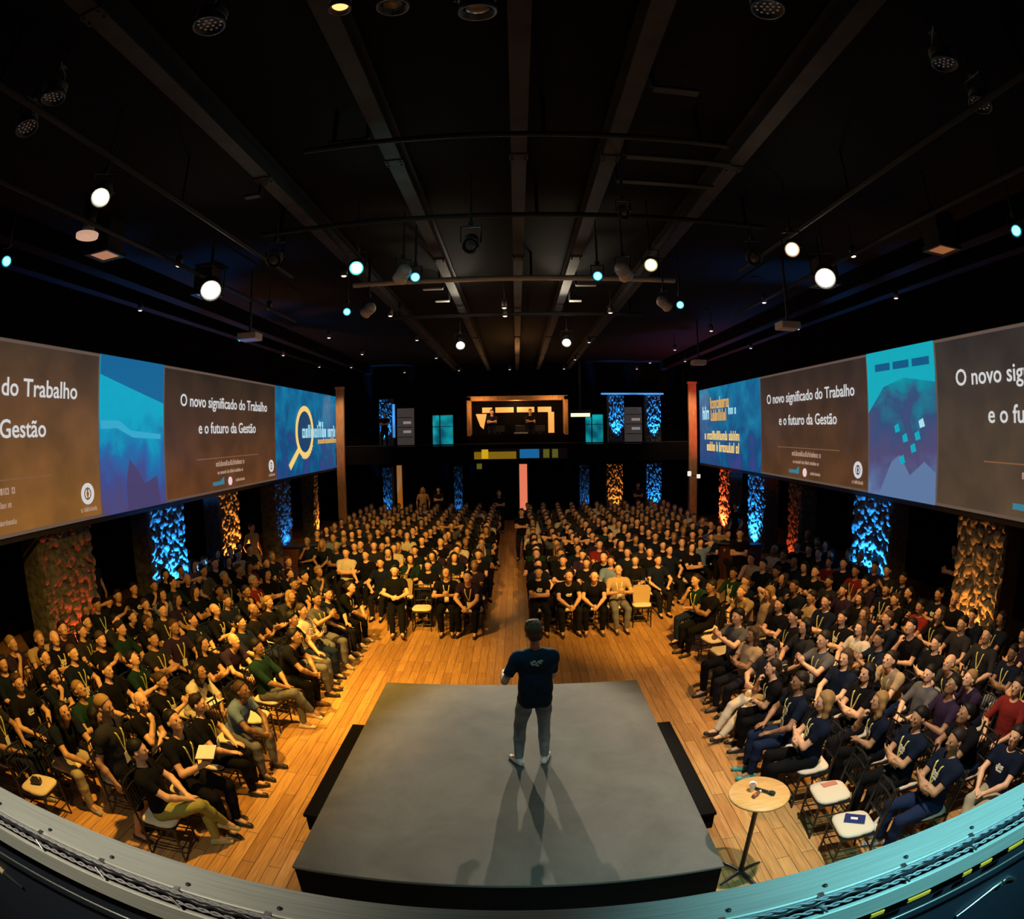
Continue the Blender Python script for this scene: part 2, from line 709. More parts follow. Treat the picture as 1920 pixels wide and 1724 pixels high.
LH = lambda *a: a
POSES = {
    'hands resting on the thighs': dict(seated_legs(), lean=-3, nod=-6,
        L=((-.13, .30, .66), (-1, -.3, 0), (.25, 1, -.15), (0, 0, -1), (1, 0, 0), .35),
        R=((.13, .30, .66), (1, -.3, 0), (-.25, 1, -.15), (0, 0, -1), (-1, 0, 0), .35)),
    'arms folded': dict(seated_legs(.11, .44), lean=-7, nod=-3,
        L=((.07, .20, .83), (-1, .1, -.6), (1, .05, .12), (0, -1, .2), (0, .3, 1), .35),
        R=((-.07, .235, .80), (1, .1, -.6), (-1, .05, .10), (0, -1, .2), (0, .3, 1), .35)),
    'hands clasped between the knees': dict(seated_legs(.16, .43), lean=24, nod=-16, poke=.02,
        L=((-.045, .50, .60), (-1, .2, 0), (.5, .8, -.2), (1, -.2, -.2), (0, .2, 1), .8),
        R=((.045, .49, .62), (1, .2, 0), (-.5, .8, -.2), (-1, -.2, -.2), (0, .2, 1), .8)),
    'chin propped on one hand': dict(seated_legs(.12, .45), lean=10, nod=-8, tilt=5, yaw=-8,
        L=((.08, .27, .70), (-1, 0, -.4), (1, .1, 0), (0, -.2, -1), (0, 1, 0), .4),
        R=((.07, .27, 1.02), (.5, .2, -1), (-.1, -.3, 1), (-.3, -1, 0), (-1, 0, 0), 1.1)),
    'legs crossed': dict(lean=-8, nod=-4, yaw=6,
        l=((-.08, .46, .085), (-.1, .4, 1), (-.05, 1, 0)), r=((-.13, .60, .27), (.35, .1, 1), (-.15, .8, -.35)),
        L=((-.06, .30, .68), (-1, -.2, 0), (.8, .6, -.1), (0, 0, -1), (0, 1, 0), .4),
        R=((.05, .33, .70), (1, -.2, 0), (-.8, .5, -.1), (0, 0, -1), (0, 1, 0), .4)),
    'a phone in both hands': dict(seated_legs(.10, .45), lean=2, nod=-24,
        L=((-.055, .33, .84), (-1, -.2, -.6), (.35, .5, .8), (.8, -.6, 0), (.2, 1, 0), .9),
        R=((.055, .33, .84), (1, -.2, -.6), (-.35, .5, .8), (-.8, -.6, 0), (-.2, 1, 0), .9)),
    'hands behind the head': dict(seated_legs(.15, .50), lean=-12, nod=4,
        L=((-.10, -.16, 1.17), (-1, .5, .2), (.9, -.2, .3), (0, 1, 0), (0, 0, 1), .4),
        R=((.10, -.16, 1.17), (1, .5, .2), (-.9, -.2, .3), (0, 1, 0), (0, 0, 1), .4)),
    'legs stretched out': dict(lean=-14, nod=-2,
        l=((-.10, .72, .085), (-.1, .2, 1), (-.12, 1, .35)), r=((.09, .66, .085), (.1, .2, 1), (.12, 1, .3)),
        L=((-.05, .22, .72), (-1, -.2, -.2), (.9, .4, 0), (0, -1, -.4), (0, .4, 1), .5),
        R=((.05, .23, .74), (1, -.2, -.2), (-.9, .4, 0), (0, -1, -.4), (0, .4, 1), .5)),
    'both hands raised to clap': dict(seated_legs(.12, .45), lean=-2, nod=-2,
        L=((-.05, .36, 1.0), (-1, -.1, -.7), (.15, .5, .9), (1, 0, 0), (0, -1, .4), .15),
        R=((.05, .36, 1.0), (1, -.1, -.7), (-.15, .5, .9), (-1, 0, 0), (0, -1, .4), .15)),
}
STAND = {
    'arms hanging': dict(hip=.90, lean=0, nod=-4,
        l=((-.11, .02, .085), (-.1, 1, 0), (-.2, 1, 0)), r=((.11, -.02, .085), (.1, 1, 0), (.2, 1, 0)),
        L=((-.27, .06, .86), (-.5, -1, 0), (.05, .12, -1), (1, 0, 0), (0, 1, 0), .35),
        R=((.27, .06, .86), (.5, -1, 0), (-.05, .12, -1), (-1, 0, 0), (0, 1, 0), .35)),
    'arms crossed': dict(hip=.90, lean=-2, nod=-4,
        l=((-.12, .02, .085), (-.1, 1, 0), (-.2, 1, 0)), r=((.12, -.02, .085), (.1, 1, 0), (.2, 1, 0)),
        L=((.07, .20, 1.18), (-1, .1, -.6), (1, .05, .12), (0, -1, .2), (0, .3, 1), .35),
        R=((-.07, .235, 1.15), (1, .1, -.6), (-1, .05, .10), (0, -1, .2), (0, .3, 1), .35)),
}

M_SKIN = mat('skin', (.5, .3, .2), .5)
_n = N(M_SKIN)
_oi = _n.add('ShaderNodeObjectInfo')
_c = _n.ramp(_oi.outputs['Random'], [(0, (.72, .42, .26)), (.45, (.62, .35, .21)), (.75, (.44, .24, .13)), (1, (.20, .10, .055))])
_n.link(_c, _n.b.inputs['Base Color'])
_n.b.inputs['Subsurface Weight'].default_value = 0.0
M_HAIR = mat('hair', (.02, .015, .01), .6, spec=.2)
_n = N(M_HAIR)
_oi = _n.add('ShaderNodeObjectInfo')
_c = _n.ramp(_oi.outputs['Random'], [(0, (.006, .005, .004)), (.6, (.012, .008, .006)), (.8, (.05, .028, .014)), (.93, (.22, .13, .05)), (1, (.30, .28, .25))])
_n.link(_c, _n.b.inputs['Base Color'])


def obj_color_mat(name, rough, sheen=0.0, bump=0.0):
    m = mat(name, (.5, .5, .5), rough)
    n = N(m)
    oi = n.add('ShaderNodeObjectInfo')
    tc = n.add('ShaderNodeTexCoord')
    ns = n.add('ShaderNodeTexNoise', i_Scale=14.0, i_Detail=3.0)
    n.link(tc.outputs['Object'], ns.inputs['Vector'])
    n.link(n.mix(.18, oi.outputs['Color'], ns.outputs['Color'], 'OVERLAY'), n.b.inputs['Base Color'])
    if bump:
        bp = n.add('ShaderNodeBump', i_Strength=bump, i_Distance=.02)
        n.link(ns.outputs['Fac'], bp.inputs['Height'])
        n.link(bp.outputs[0], n.b.inputs['Normal'])
    return m


M_CLOTH = obj_color_mat('cloth', .9, bump=.5)
M_CLOTH.node_tree.nodes['Principled BSDF'].inputs['Specular IOR Level'].default_value = .12
M_SHOE = obj_color_mat('shoe_material', .5)
# clothes of the farther rows: shirt takes the object's colour, trousers a fixed dark blue-grey
M_DARKCLOTH = mat('dark_trouser_cloth', (.008, .008, .012), .9, spec=.12)
M_EYE = mat('eye_dark', (.012, .01, .01), .3)
M_LANYARD = mat('lanyard_cloth', (.62, .58, .16), .7)
M_BADGE = mat('badge_card', (.75, .72, .62), .5)
M_PRINT = mat('pale_shirt_print', (.7, .68, .6), .7)

M_HAIR2 = obj_color_mat('hair_tint', .6)
M_HAIR2.node_tree.nodes['Principled BSDF'].inputs['Specular IOR Level'].default_value = .2
TINTS = {'black': (.006, .005, .004), 'brown': (.016, .010, .007), 'chestnut': (.05, .028, .014), 'blonde': (.26, .15, .055), 'grey': (.28, .26, .23)}
TINT_W = ['black'] * 9 + ['brown'] * 7 + ['chestnut'] * 3 + ['blonde'] * 2 + ['grey']
_trnd = random.Random(77)
HAIR_MESH, EYES_MESH = {}, None


def hair_mesh(kind, h=.0105):
    B, cut = hair_blob(kind)
    v, q = B.mesh(h, cut)
    return v, q


for _k in HAIRS:
    HAIR_MESH[_k] = np_mesh('hair_' + _k, [(*hair_mesh(_k), 0)], [M_HAIR2])
EYES_MESH = []
for _s in (-1, 1):
    _e = MB()
    _e.lathe([(.001, -.004), (.008, -.003), (.011, 0), (.008, .003), (.001, .004)], 10, Matrix.Translation((_s * .033, .083, .0)) @ Matrix.Rotation(PI / 2, 4, 'X'))
    EYES_MESH.append(_e.mesh('eye', M_EYE))


def chest_surface(K, P):
    """how far the front of the shirt reaches at (x, z) of the upright trunk"""
    a, hz = R(P.get('lean', -4)), P.get('hip', .545)
    V = K['shirt'][0]
    y, z = V[:, 1], V[:, 2] - hz
    c, s = math.cos(a), math.sin(a)
    yt, zt = y * c - z * s, y * s + z * c

    def f(x, zz):
        m = (np.abs(V[:, 0] - x) < .02) & (np.abs(zt - zz) < .02)
        return min(float(yt[m].max()) if m.any() else .13, .172) + .002
    return f


def lanyard_mesh(u, surf_y):
    """ribbon lying on the chest with a card at its end"""
    mb = MB()
    for sx in (-1, 1):
        pts = [(sx * .070, -.065, .515), (sx * .072, -.02, .535), (sx * .062, .04, .50), (sx * .058, surf_y(sx * .058, .44), .44), (sx * .048, surf_y(sx * .048, .38), .38), (sx * .034, surf_y(sx * .034, .32), .32), (sx * .018, surf_y(sx * .018, .265), .265), (0, surf_y(0, .21), .21)]
        P = [u(*p) for p in pts]
        vs, fs = [], []
        for i, p in enumerate(P):
            vs += [Vector(p) + Vector((-.009, .002, 0)), Vector(p) + Vector((.009, .002, 0)), Vector(p) + Vector((.009, -.006, 0)), Vector(p) + Vector((-.009, -.006, 0))]
            if i:
                a, b = (i - 1) * 4, i * 4
                fs += [(a + k, a + (k + 1) % 4, b + (k + 1) % 4, b + k) for k in range(4)]
        mb.add(vs, fs)
    mb.cur = 1
    c = u(0, surf_y(0, .17) + .004, .155)
    mb.box((c[0] - .045, c[1] - .004, c[2] - .06), (c[0] + .045, c[1] + .002, c[2] + .06), .001)
    return mb.mesh('lanyard', [M_LANYARD, M_BADGE])


def print_mesh(u, surf_y):
    """pale printed marks across the chest"""
    mb = MB()
    for (x, z, wx, wz) in ((-.035, .345, .028, .022), (.012, .35, .016, .03), (.04, .335, .012, .018), (-.01, .30, .045, .010), (.03, .315, .02, .006)):
        c = u(x, surf_y(x, z), z)
        mb.box((c[0] - wx, c[1] - .010, c[2] - wz), (c[0] + wx, c[1] + .001, c[2] + wz), .001)
    return mb.mesh('shirt_print', M_PRINT)


KIT = {}


def kit(pose, P, long_sleeve, h=.012, hands=True):
    P = dict(P, sleeve=.30 if long_sleeve else .17)
    body, shirt, trou, shoes_, hc, M, u = person_blobs(P, hands)
    nc = u(0, .004, .545)
    ncut = lambda X, Y, Z: .066 - np.sqrt((X - nc[0]) ** 2 + (Y - nc[1]) ** 2 + ((Z - nc[2]) * .75) ** 2)
    out = dict(hc=hc, M=M, u=u)
    out['body'] = body.mesh(h)
    out['shirt'] = shirt.mesh(h, ncut)
    out['trousers'] = trou.mesh(h)
    out['shoes'] = [b.mesh(h) for b in shoes_]
    return out


for _p, _P in list(POSES.items()):
    for _l in (False, True):
        if _l and _p in ('hands behind the head', 'both hands raised to clap', 'legs stretched out'):
            continue
        K = kit(_p, _P, _l)
        kk = (_p, _l)
        KIT[kk] = dict(hc=K['hc'], M=K['M'],
                       body=KIT[(_p, False)]['body'] if _l else np_mesh('person_body', [(*K['body'], 0)], [M_SKIN]),
                       shirt=np_mesh('shirt', [(*K['shirt'], 0)], [M_CLOTH]),
                       trousers=KIT[(_p, False)]['trousers'] if _l else np_mesh('trousers', [(*K['trousers'], 0)], [M_CLOTH]),
                       shoes=KIT[(_p, False)]['shoes'] if _l else [np_mesh('shoe', [(*q, 0)], [M_SHOE]) for q in K['shoes']],
                       lanyard=lanyard_mesh(K['u'], chest_surface(K, _P)),
                       print=print_mesh(K['u'], chest_surface(K, _P)))
FARKIT, MASSKIT = {}, {}
for _p in ('hands resting on the thighs', 'arms folded', 'hands clasped between the knees', 'chin propped on one hand', 'legs crossed', 'a phone in both hands', 'hands behind the head'):
    K = kit(_p, POSES[_p], _p in ('legs crossed', 'chin propped on one hand'), .02, True)
    K2 = kit(_p, POSES[_p], False, .034, False) if _p in ('hands resting on the thighs', 'arms folded', 'legs crossed') else None
    for _h in HAIRS:
        hv, hq = hair_blob(_h)[0].mesh(.016, hair_blob(_h)[1])
        hv = hv @ K['M'].T + K['hc']
        FARKIT[(_p, _h)] = np_mesh('person', [(*K['body'], 0), (*K['shirt'], 1), (*K['trousers'], 2), (*K['shoes'][0], 2), (*K['shoes'][1], 2), (hv, hq, 3)], [M_SKIN, M_CLOTH, M_DARKCLOTH, M_HAIR])
        if K2 and _h in ('short', 'long', 'crop'):
            hv, hq = hair_blob(_h)[0].mesh(.026, hair_blob(_h)[1])
            hv = hv @ K2['M'].T + K2['hc']
            MASSKIT[(_p, _h)] = (K2['body'], K2['shirt'], K2['trousers'], (hv, hq))

SHIRTS = {'black': (.004, .004, .006), 'navy': (.005, .009, .022), 'dark grey': (.018, .018, .021), 'dark purple': (.022, .012, .034),
          'white': (.50, .45, .38), 'light blue': (.12, .18, .30), 'grey': (.08, .08, .085), 'dark green': (.008, .028, .018), 'red': (.16, .015, .012), 'tan': (.34, .24, .14)}
SHIRT_W = ['black'] * 13 + ['navy'] * 10 + ['dark grey'] * 4 + ['dark purple'] * 3 + ['white'] * 1 + ['grey'] * 1 + ['light blue', 'dark green', 'red', 'tan']
TROUSERS = {'black': (.004, .004, .005), 'blue': (.010, .018, .05), 'dark': (.009, .009, .013), 'grey': (.13, .13, .14), 'olive': (.30, .27, .07), 'cream': (.60, .52, .40), 'beige': (.34, .29, .20)}
HAIR_W = ['short'] * 6 + ['side'] * 3 + ['crop'] * 4 + ['long'] * 5 + ['bun'] * 2 + ['bald']
HAIRWORD = {'short': 'short-haired', 'side': 'side-parted', 'crop': 'close-cropped', 'long': 'long-haired', 'bun': 'bun-haired', 'bald': 'balding'}


def person(loc, rz, pose, hair, shirt, trousers='dark', long_sleeve=False, lanyard=False, chest=False, shoes=(.02, .02, .02), scale=1.0, K=None, tint=None):
    K = K or KIT.get((pose, long_sleeve)) or KIT[(pose, False)]
    o = put('person', K['body'], None, loc, (0, 0, rz))
    o.scale = (scale,) * 3
    s = put('shirt', K['shirt'], o)
    s.color = (*SHIRTS[shirt], 1)
    t = put('trousers', K['trousers'], o)
    t.color = (*TROUSERS[trousers], 1)
    for q in K['shoes']:
        b = put('shoe', q, o)
        b.color = (*shoes, 1)
    Mh = Matrix(K['M'].tolist()).to_4x4()
    Mh.translation = Vector(K['hc'])
    hr = put('hair', HAIR_MESH[hair], o)
    hr.matrix_local = Mh
    hr.color = (*TINTS[tint or _trnd.choice(TINT_W)], 1)
    if math.hypot(loc[0], loc[1]) < 8:
        for q in EYES_MESH:
            e = put('eye', q, o)
            e.matrix_local = Mh
    if lanyard:
        put('lanyard', K['lanyard'], o)
    if chest:
        put('shirt_print', K['print'], o)
    return o


def far_person(loc, rz, pose, hair, shirt, scale=1.0):
    o = put('person', FARKIT[(pose, hair)], None, loc, (0, 0, rz))
    o.scale = (scale,) * 3
    o.color = (*SHIRTS[shirt], 1)
    return o


# ================================================================= chairs
M_BLACKWOOD = mat('black_lacquer', (.012, .011, .011), .28)
M_CUSHION = mat('cream_cushion_cloth', (.66, .56, .42), .8)
_n = N(M_CUSHION)
_tc = _n.add('ShaderNodeTexCoord')
_ns = _n.add('ShaderNodeTexNoise', i_Scale=60.0, i_Detail=2.0)
_n.link(_tc.outputs['Object'], _ns.inputs['Vector'])
_bp = _n.add('ShaderNodeBump', i_Strength=.25, i_Distance=.004)
_n.link(_ns.outputs['Fac'], _bp.inputs['Height'])
_n.link(_bp.outputs[0], _n.b.inputs['Normal'])


def chair_shapes():
    """facing +Y, origin on the floor under the seat"""
    cush = MB()
    n = 32
    rows = [(.175, .447), (.198, .449), (.205, .462), (.203, .478), (.190, .490), (.150, .497), (.09, .500), (.03, .501)]
    vs, fs = [], []
    for r, z in rows:
        for k in range(n):
            a = 2 * PI * k / n
            c, s = math.cos(a), math.sin(a)
            m = (abs(c) ** 4.5 + abs(s) ** 4.5) ** (-1 / 4.5)
            vs.append((r * c * m * (1 - .06 * (s * m < 0)), r * s * m, z))
    for i in range(len(rows) - 1):
        for k in range(n):
            q = (k + 1) % n
            fs.append((i * n + k, i * n + q, (i + 1) * n + q, (i + 1) * n + k))
    fs.append(tuple(range(n))[::-1])
    fs.append(tuple((len(rows) - 1) * n + k for k in range(n)))
    cush.add(vs, fs, True)
    frame = MB()
    frame.box((-.20, -.19, .415), (.20, .20, .447), .008)
    legs = []
    for sx in (-1, 1):
        a = MB()
        a.tube([(sx * .185, .185, .43), (sx * .186, .188, .30), (sx * .190, .195, .10), (sx * .192, .198, 0)], [.017, .015, .013, .011], 8)
        a.tube([(sx * .1855, .186, .345), (sx * .1855, .187, .33)], .021, 8)
        legs.append(a)
        b = MB()
        b.tube([(sx * .175, -.285, .93), (sx * .178, -.245, .72), (sx * .182, -.20, .46), (sx * .185, -.195, .30), (sx * .190, -.215, 0)], [.014, .014, .017, .015, .012], 8)
        b.lathe([(.006, 0), (.018, .006), (.019, .018), (.010, .028), (.001, .031)], 10, Matrix.Translation((sx * .175, -.285, .925)))
        legs.append(b)
    back = MB()
    back.tube([(-.176, -.279, .90), (0, -.300, .905), (.176, -.279, .90)], .013, 8)
    back.tube([(-.177, -.263, .81), (0, -.282, .81), (.177, -.263, .81)], .010, 8)
    back.tube([(-.180, -.222, .58), (0, -.236, .58), (.180, -.222, .58)], .010, 8)
    for i in range(6):
        x = -.125 + .05 * i
        b = .019 * (1 - (x / .18) ** 2)
        back.tube([(x, -.222 - b * .75, .58), (x, -.263 - b, .81)], .0065, 6)
        if i % 2 == 0:
            back.tube([(x + .012, -.263 - b, .81), (x + .012, -.279 - b, .90)], .0065, 6)
    st = MB()
    for z in (.16, .27):
        st.tube([(-.19, .195, z), (.19, .195, z)], .008, 6)
        for sx in (-1, 1):
            st.tube([(sx * .19, .195, z + .02), (sx * .188, -.20, z + .02)], .008, 6)
    st.tube([(-.188, -.205, .22), (.188, -.205, .22)], .008, 6)
    return cush, frame, legs, back, st


_c, _f, _l, _b, _s = chair_shapes()
CH = dict(cushion=_c.mesh('cushion', M_CUSHION), seat_frame=_f.mesh('seat_frame', M_BLACKWOOD), legs=[a.mesh('leg', M_BLACKWOOD) for a in _l],
          backrest=_b.mesh('backrest', M_BLACKWOOD), stretcher=_s.mesh('stretcher', M_BLACKWOOD))
_one = MB()
for _q in [_f, _b, _s] + _l:
    _one.add(_q.v, _q.f, True)
_one.cur = 1
_one.add(_c.v, _c.f, True)
CHAIR_ONE = _one.mesh('banquet_chair', [M_BLACKWOOD, M_CUSHION])


def full_chair(loc, rz, label, group):
    t = thing('banquet_chair', label, 'chair', loc, rz, group)
    put('cushion', CH['cushion'], t)
    put('seat_frame', CH['seat_frame'], t)
    for m in CH['legs']:
        put('leg', m, t)
    put('backrest', CH['backrest'], t)
    put('stretcher', CH['stretcher'], t)
    return t


def simple_chair(loc, rz, label, group):
    o = put('banquet_chair', CHAIR_ONE, None, loc, (0, 0, rz))
    return tag(o, label, 'chair', group)


# ================================================================= the room
M_BLACK = mat('black_paint', (.0025, .0022, .003), .9, spec=.1)
M_DARKWALL = mat('dark_wall', (.018, .016, .018), .9, spec=.08)
_n = N(M_DARKWALL)
_tc = _n.add('ShaderNodeTexCoord')
_ns = _n.add('ShaderNodeTexNoise', i_Scale=2.5, i_Detail=6.0)
_n.link(_tc.outputs['Object'], _ns.inputs['Vector'])
_n.link(_n.ramp(_ns.outputs['Fac'], [(.3, (.0022, .002, .003)), (.7, (.006, .005, .005))]), _n.b.inputs['Base Color'])
M_STEEL = mat('grey_painted_steel', (.20, .20, .21), .7, spec=.2)
_n = N(M_STEEL)
_tc = _n.add('ShaderNodeTexCoord')
_ns = _n.add('ShaderNodeTexNoise', i_Scale=3.0, i_Detail=8.0, i_Roughness=.7)
_n.link(_tc.outputs['Object'], _ns.inputs['Vector'])
_n.link(_n.ramp(_ns.outputs['Fac'], [(.3, (.011, .011, .014)), (.7, (.030, .029, .031))]), _n.b.inputs['Base Color'])
M_SPILLSTEEL = mat('spill_lit_steel', (.42, .41, .39), .5)  # paler copy for parts that catch lamp spill, light put into the colour
M_PIPE = mat('dark_pipe', (.012, .012, .013), .7, spec=.2)
M_CHROME = mat('bright_steel', (.6, .6, .6), .35, 1)
M_CAN = mat('black_housing', (.02, .02, .022), .4)

M_FLOOR = mat('oak_boards', (.4, .25, .12), .35)
_n = N(M_FLOOR)
_tc = _n.add('ShaderNodeTexCoord')
_mp = _n.add('ShaderNodeMapping')
_mp.inputs['Rotation'].default_value = (0, 0, PI / 2)
_n.link(_tc.outputs['Object'], _mp.inputs[0])
_br = _n.add('ShaderNodeTexBrick', i_Scale=1.0, i_Mortar_Size=.004, i_Brick_Width=1.35, i_Row_Height=.145, i_Mortar_Smooth=.2)
_br.offset = .37
_br.inputs['Color1'].default_value = (.66, .37, .14, 1)
_br.inputs['Color2'].default_value = (.46, .24, .085, 1)
_br.inputs['Mortar'].default_value = (.10, .055, .025, 1)
_n.link(_mp.outputs[0], _br.inputs['Vector'])
_mg = _n.add('ShaderNodeMapping')
_mg.inputs['Scale'].default_value = (14, .9, 1)
_n.link(_tc.outputs['Object'], _mg.inputs[0])
_ns = _n.add('ShaderNodeTexNoise', i_Scale=3.0, i_Detail=6.0, i_Distortion=.6)
_n.link(_mg.outputs[0], _ns.inputs['Vector'])
_g = _n.ramp(_ns.outputs['Fac'], [(.3, (.62, .58, .54)), (.7, (1, 1, 1))])
_n.link(_n.mix(1.0, _br.outputs['Color'], _g, 'MULTIPLY'), _n.b.inputs['Base Color'])
_bp = _n.add('ShaderNodeBump', i_Strength=.12, i_Distance=.01)
_n.link(_br.outputs['Fac'], _bp.inputs['Height'])
_bp.invert = True
_n.link(_bp.outputs[0], _n.b.inputs['Normal'])

YB = 27.4          # back wall
struct('floor', MB().box((-11.5, -1.5, -.1), (11.5, YB + 1.2, 0)), M_FLOOR)
struct('ceiling', MB().box((-11.5, -1.5, 7.3), (11.5, YB + 1.2, 7.5)), M_BLACK)
struct('wall_left', MB().box((-11.2, -1.5, 0), (-11, YB, 7.3)), M_DARKWALL)
struct('wall_right', MB().box((11, -1.5, 0), (11.2, YB, 7.3)), M_DARKWALL)
struct('wall_front', MB().box((-11, -1.7, 0), (11, -1.5, 7.3)), M_DARKWALL)
struct('wall_back', MB().box((-11, YB, 0), (11, YB + .2, 7.3)), M_DARKWALL)
# upper walls that carry the screens, over the side recesses
struct('wall_left_upper', MB().box((-8.45, -1.5, 2.62), (-8.16, YB - .02, 7.28)), M_BLACK)
struct('wall_right_upper', MB().box((8.16, -1.5, 2.62), (8.45, YB - .02, 7.28)), M_BLACK)
# ceilings of the recesses
struct('ceiling', MB().box((-10.98, -1.5, 2.72), (-8.47, YB - .02, 2.9)), M_BLACK)
struct('ceiling', MB().box((8.47, -1.5, 2.72), (10.98, YB - .02, 2.9)), M_BLACK)

# ---- ceiling beams, lighting pipes
for x, wd, lab in ((.07, .165, 'grey steel ceiling beam on the hall centre line'), (-1.24, .17, 'grey steel ceiling beam first left of the centre beam'),
                   (-2.76, .18, 'grey steel ceiling beam farthest left, second from the centre beam'), (1.03, .17, 'grey steel ceiling beam first right of the centre beam'),
                   (2.42, .18, 'grey steel ceiling beam farthest right, second from the centre beam')):
    b = MB()
    h = wd / 2
    b.box((x - h, -1.2, 7.0), (x + h, YB - .05, 7.022))
    b.box((x - h, -1.2, 7.24), (x + h, YB - .05, 7.262))
    b.box((x - .012, -1.2, 7.022), (x + .012, YB - .05, 7.24))
    o = b.build('ceiling_beam', M_STEEL)
    tag(o, lab, 'beam', 'steel ceiling beams')
    s = MB()
    for y in (2.2, 5.6, 9.4, 13.6, 17.8, 22.0):
        s.box((x - h - .015, y, 6.985), (x + h + .015, y + .16, 7.03), .004)
        for dx in (-.07, .07):
            for dy in (.04, .12):
                s.tube([(x + dx, y + dy, 6.985), (x + dx, y + dy, 6.97)], .012, 6)
    s.build('splice_plate', M_STEEL, o)
for y, z, x0, x1, r, lab in ((7.1, 6.86, -3.4, 3.4, .035, 'dark lighting pipe crossing under the beams nearest the stage'),
                             (10.15, 6.82, -2.9, 2.9, .05, 'bright cross pipe joining the beams over the middle rows'),
                             (13.5, 6.84, -3.0, 3.0, .045, 'cross pipe just in front of the two white key spotlights'),
                             (4.95, 6.88, -2.0, 2.1, .028, 'thin cross pipe over the stage end of the ceiling')):
    b = MB()
    b.tube([(x0, y, z), (x1, y, z)], r, 10)
    o = b.build('lighting_pipe', M_SPILLSTEEL if 'bright' in lab else M_PIPE)
    tag(o, lab, 'pipe', 'pipes under the ceiling')
    for x in (x0 + .3, 0.3, x1 - .3):
        MB().box((x - .02, y - .02, z), (x + .02, y + .02, 7.3)).build('hanger', M_BLACK, o)
for x, lab in ((-3.62, 'lighting pipe running along the left side of the ceiling'), (3.70, 'lighting pipe running along the right side of the ceiling'),
               (-4.95, 'outer lighting pipe over the left seats'), (5.0, 'outer lighting pipe over the right seats')):
    b = MB()
    b.tube([(x, 1.6, 6.72), (x, 12.5 if abs(x) > 4 else 8.9, 6.72)], .032, 10)
    o = b.build('lighting_pipe', M_SPILLSTEEL if 'bright' in lab else M_PIPE)
    tag(o, lab, 'pipe', 'pipes under the ceiling')
    for y in (2.2, 5.3, 8.4):
        MB().tube([(x, y, 6.72), (x, y, 7.3)], .012, 6).build('hanger', M_BLACK, o)
# short cantilever strips beside the beams (cable trays)
k = 0
for (x0, x1, y, z) in ((-1.75, -1.36, 10.45, 6.86), (-1.75, -1.36, 11.0, 6.86), (-1.65, -1.36, 12.1, 6.86), (1.16, 1.55, 10.9, 6.86), (1.16, 1.42, 12.3, 6.86), (1.16, 2.3, 5.45, 6.9), (1.16, 2.3, 6.1, 6.9), (-1.75, -1.36, 4.95, 6.9), (-3.1, -2.9, 5.9, 6.9), (1.16, 1.55, 4.1, 6.9)):
    side = 'left' if x0 < 0 else 'right'
    o = MB().box((x0, y - .05, z), (x1, y + .05, z + .03), .006).build('bracket_arm', M_SPILLSTEEL if 9 < y < 13 else M_PIPE)  # arms over the middle rows are paler to imitate lamp spill
    m = MB()
    xe = x1 if x0 < 0 else x0
    m.box((xe - .02, y - .02, z + .03), (xe + .02, y + .02, 7.3))
    m.build('hanger', M_STEEL, o)
    tag(o, 'short steel bracket beside a %s ceiling beam, number %d counted away from the stage' % (side, sorted([q for q in (10.45, 11.0, 12.1, 4.95, 5.9)] if x0 < 0 else [10.9, 12.3, 5.45, 6.1, 4.1]).index(y) + 1), 'bracket', 'brackets beside the ceiling beams')
# long dark soffit edges over the side seats
for sx, nm in ((-1, 'left'), (1, 'right')):
    for j, x in enumerate((6.9, 7.9)):
        o = MB().box((sx * x - .15, -1.2, 6.95), (sx * x + .15, YB - .1, 7.3)).build('ceiling_duct', M_BLACK)
        tag(o, 'long black duct along the %s ceiling edge, %s' % (nm, 'the inner one' if j == 0 else 'the outer one by the screen'), 'duct')

# ---- stone pillars with bumpy pebble faces
M_STONE = mat('rough_stone', (.30, .29, .28), .8)
_n = N(M_STONE)
_tc = _n.add('ShaderNodeTexCoord')
_ns = _n.add('ShaderNodeTexNoise', i_Scale=9.0, i_Detail=5.0)
_n.link(_tc.outputs['Object'], _ns.inputs['Vector'])
_n.link(_n.ramp(_ns.outputs['Fac'], [(.3, (.035, .033, .032)), (.7, (.14, .135, .13))]), _n.b.inputs['Base Color'])
_bp = _n.add('ShaderNodeBump', i_Strength=.6, i_Distance=.03)
_n.link(_ns.outputs['Fac'], _bp.inputs['Height'])
_n.link(_bp.outputs[0], _n.b.inputs['Normal'])


def stone_face(wd, ht, seed):
    """grid of bumps, u across, v up, relief along +w"""
    rs = np.random.RandomState(seed)
    st = .026
    nu, nv = int(wd / st) + 1, int(ht / st) + 1
    U, Vv = np.meshgrid(np.linspace(0, wd, nu), np.linspace(0, ht, nv), indexing='ij')
    c = .15
    pts = []
    for i in range(-1, int(wd / c) + 2):
        for j in range(-1, int(ht / c) + 2):
            if rs.rand() < .8:
                pts.append(((i + rs.rand() * .9) * c, (j + rs.rand() * .9) * c, .05 + .055 * rs.rand(), .5 + rs.rand(), rs.rand() * PI))
    Hh = np.zeros_like(U)
    for (a, b, r, e, th) in pts:
        du, dv = U - a, Vv - b
        x = (du * math.cos(th) + dv * math.sin(th)) / (1 + .4 * e)
        y = (-du * math.sin(th) + dv * math.cos(th))
        d = (x * x + y * y) / (r * r)
        Hh = np.maximum(Hh, np.sqrt(np.clip(1 - d, 0, 1)) * r * .95)
    Hh[0, :] = Hh[-1, :] = Hh[:, 0] = Hh[:, -1] = 0
    V = np.stack([U, Vv, Hh], -1).reshape(-1, 3)
    a = np.arange(nu * nv).reshape(nu, nv)
    Q = np.stack([a[:-1, :-1], a[1:, :-1], a[1:, 1:], a[:-1, 1:]], -1).reshape(-1, 4)
    return V, Q


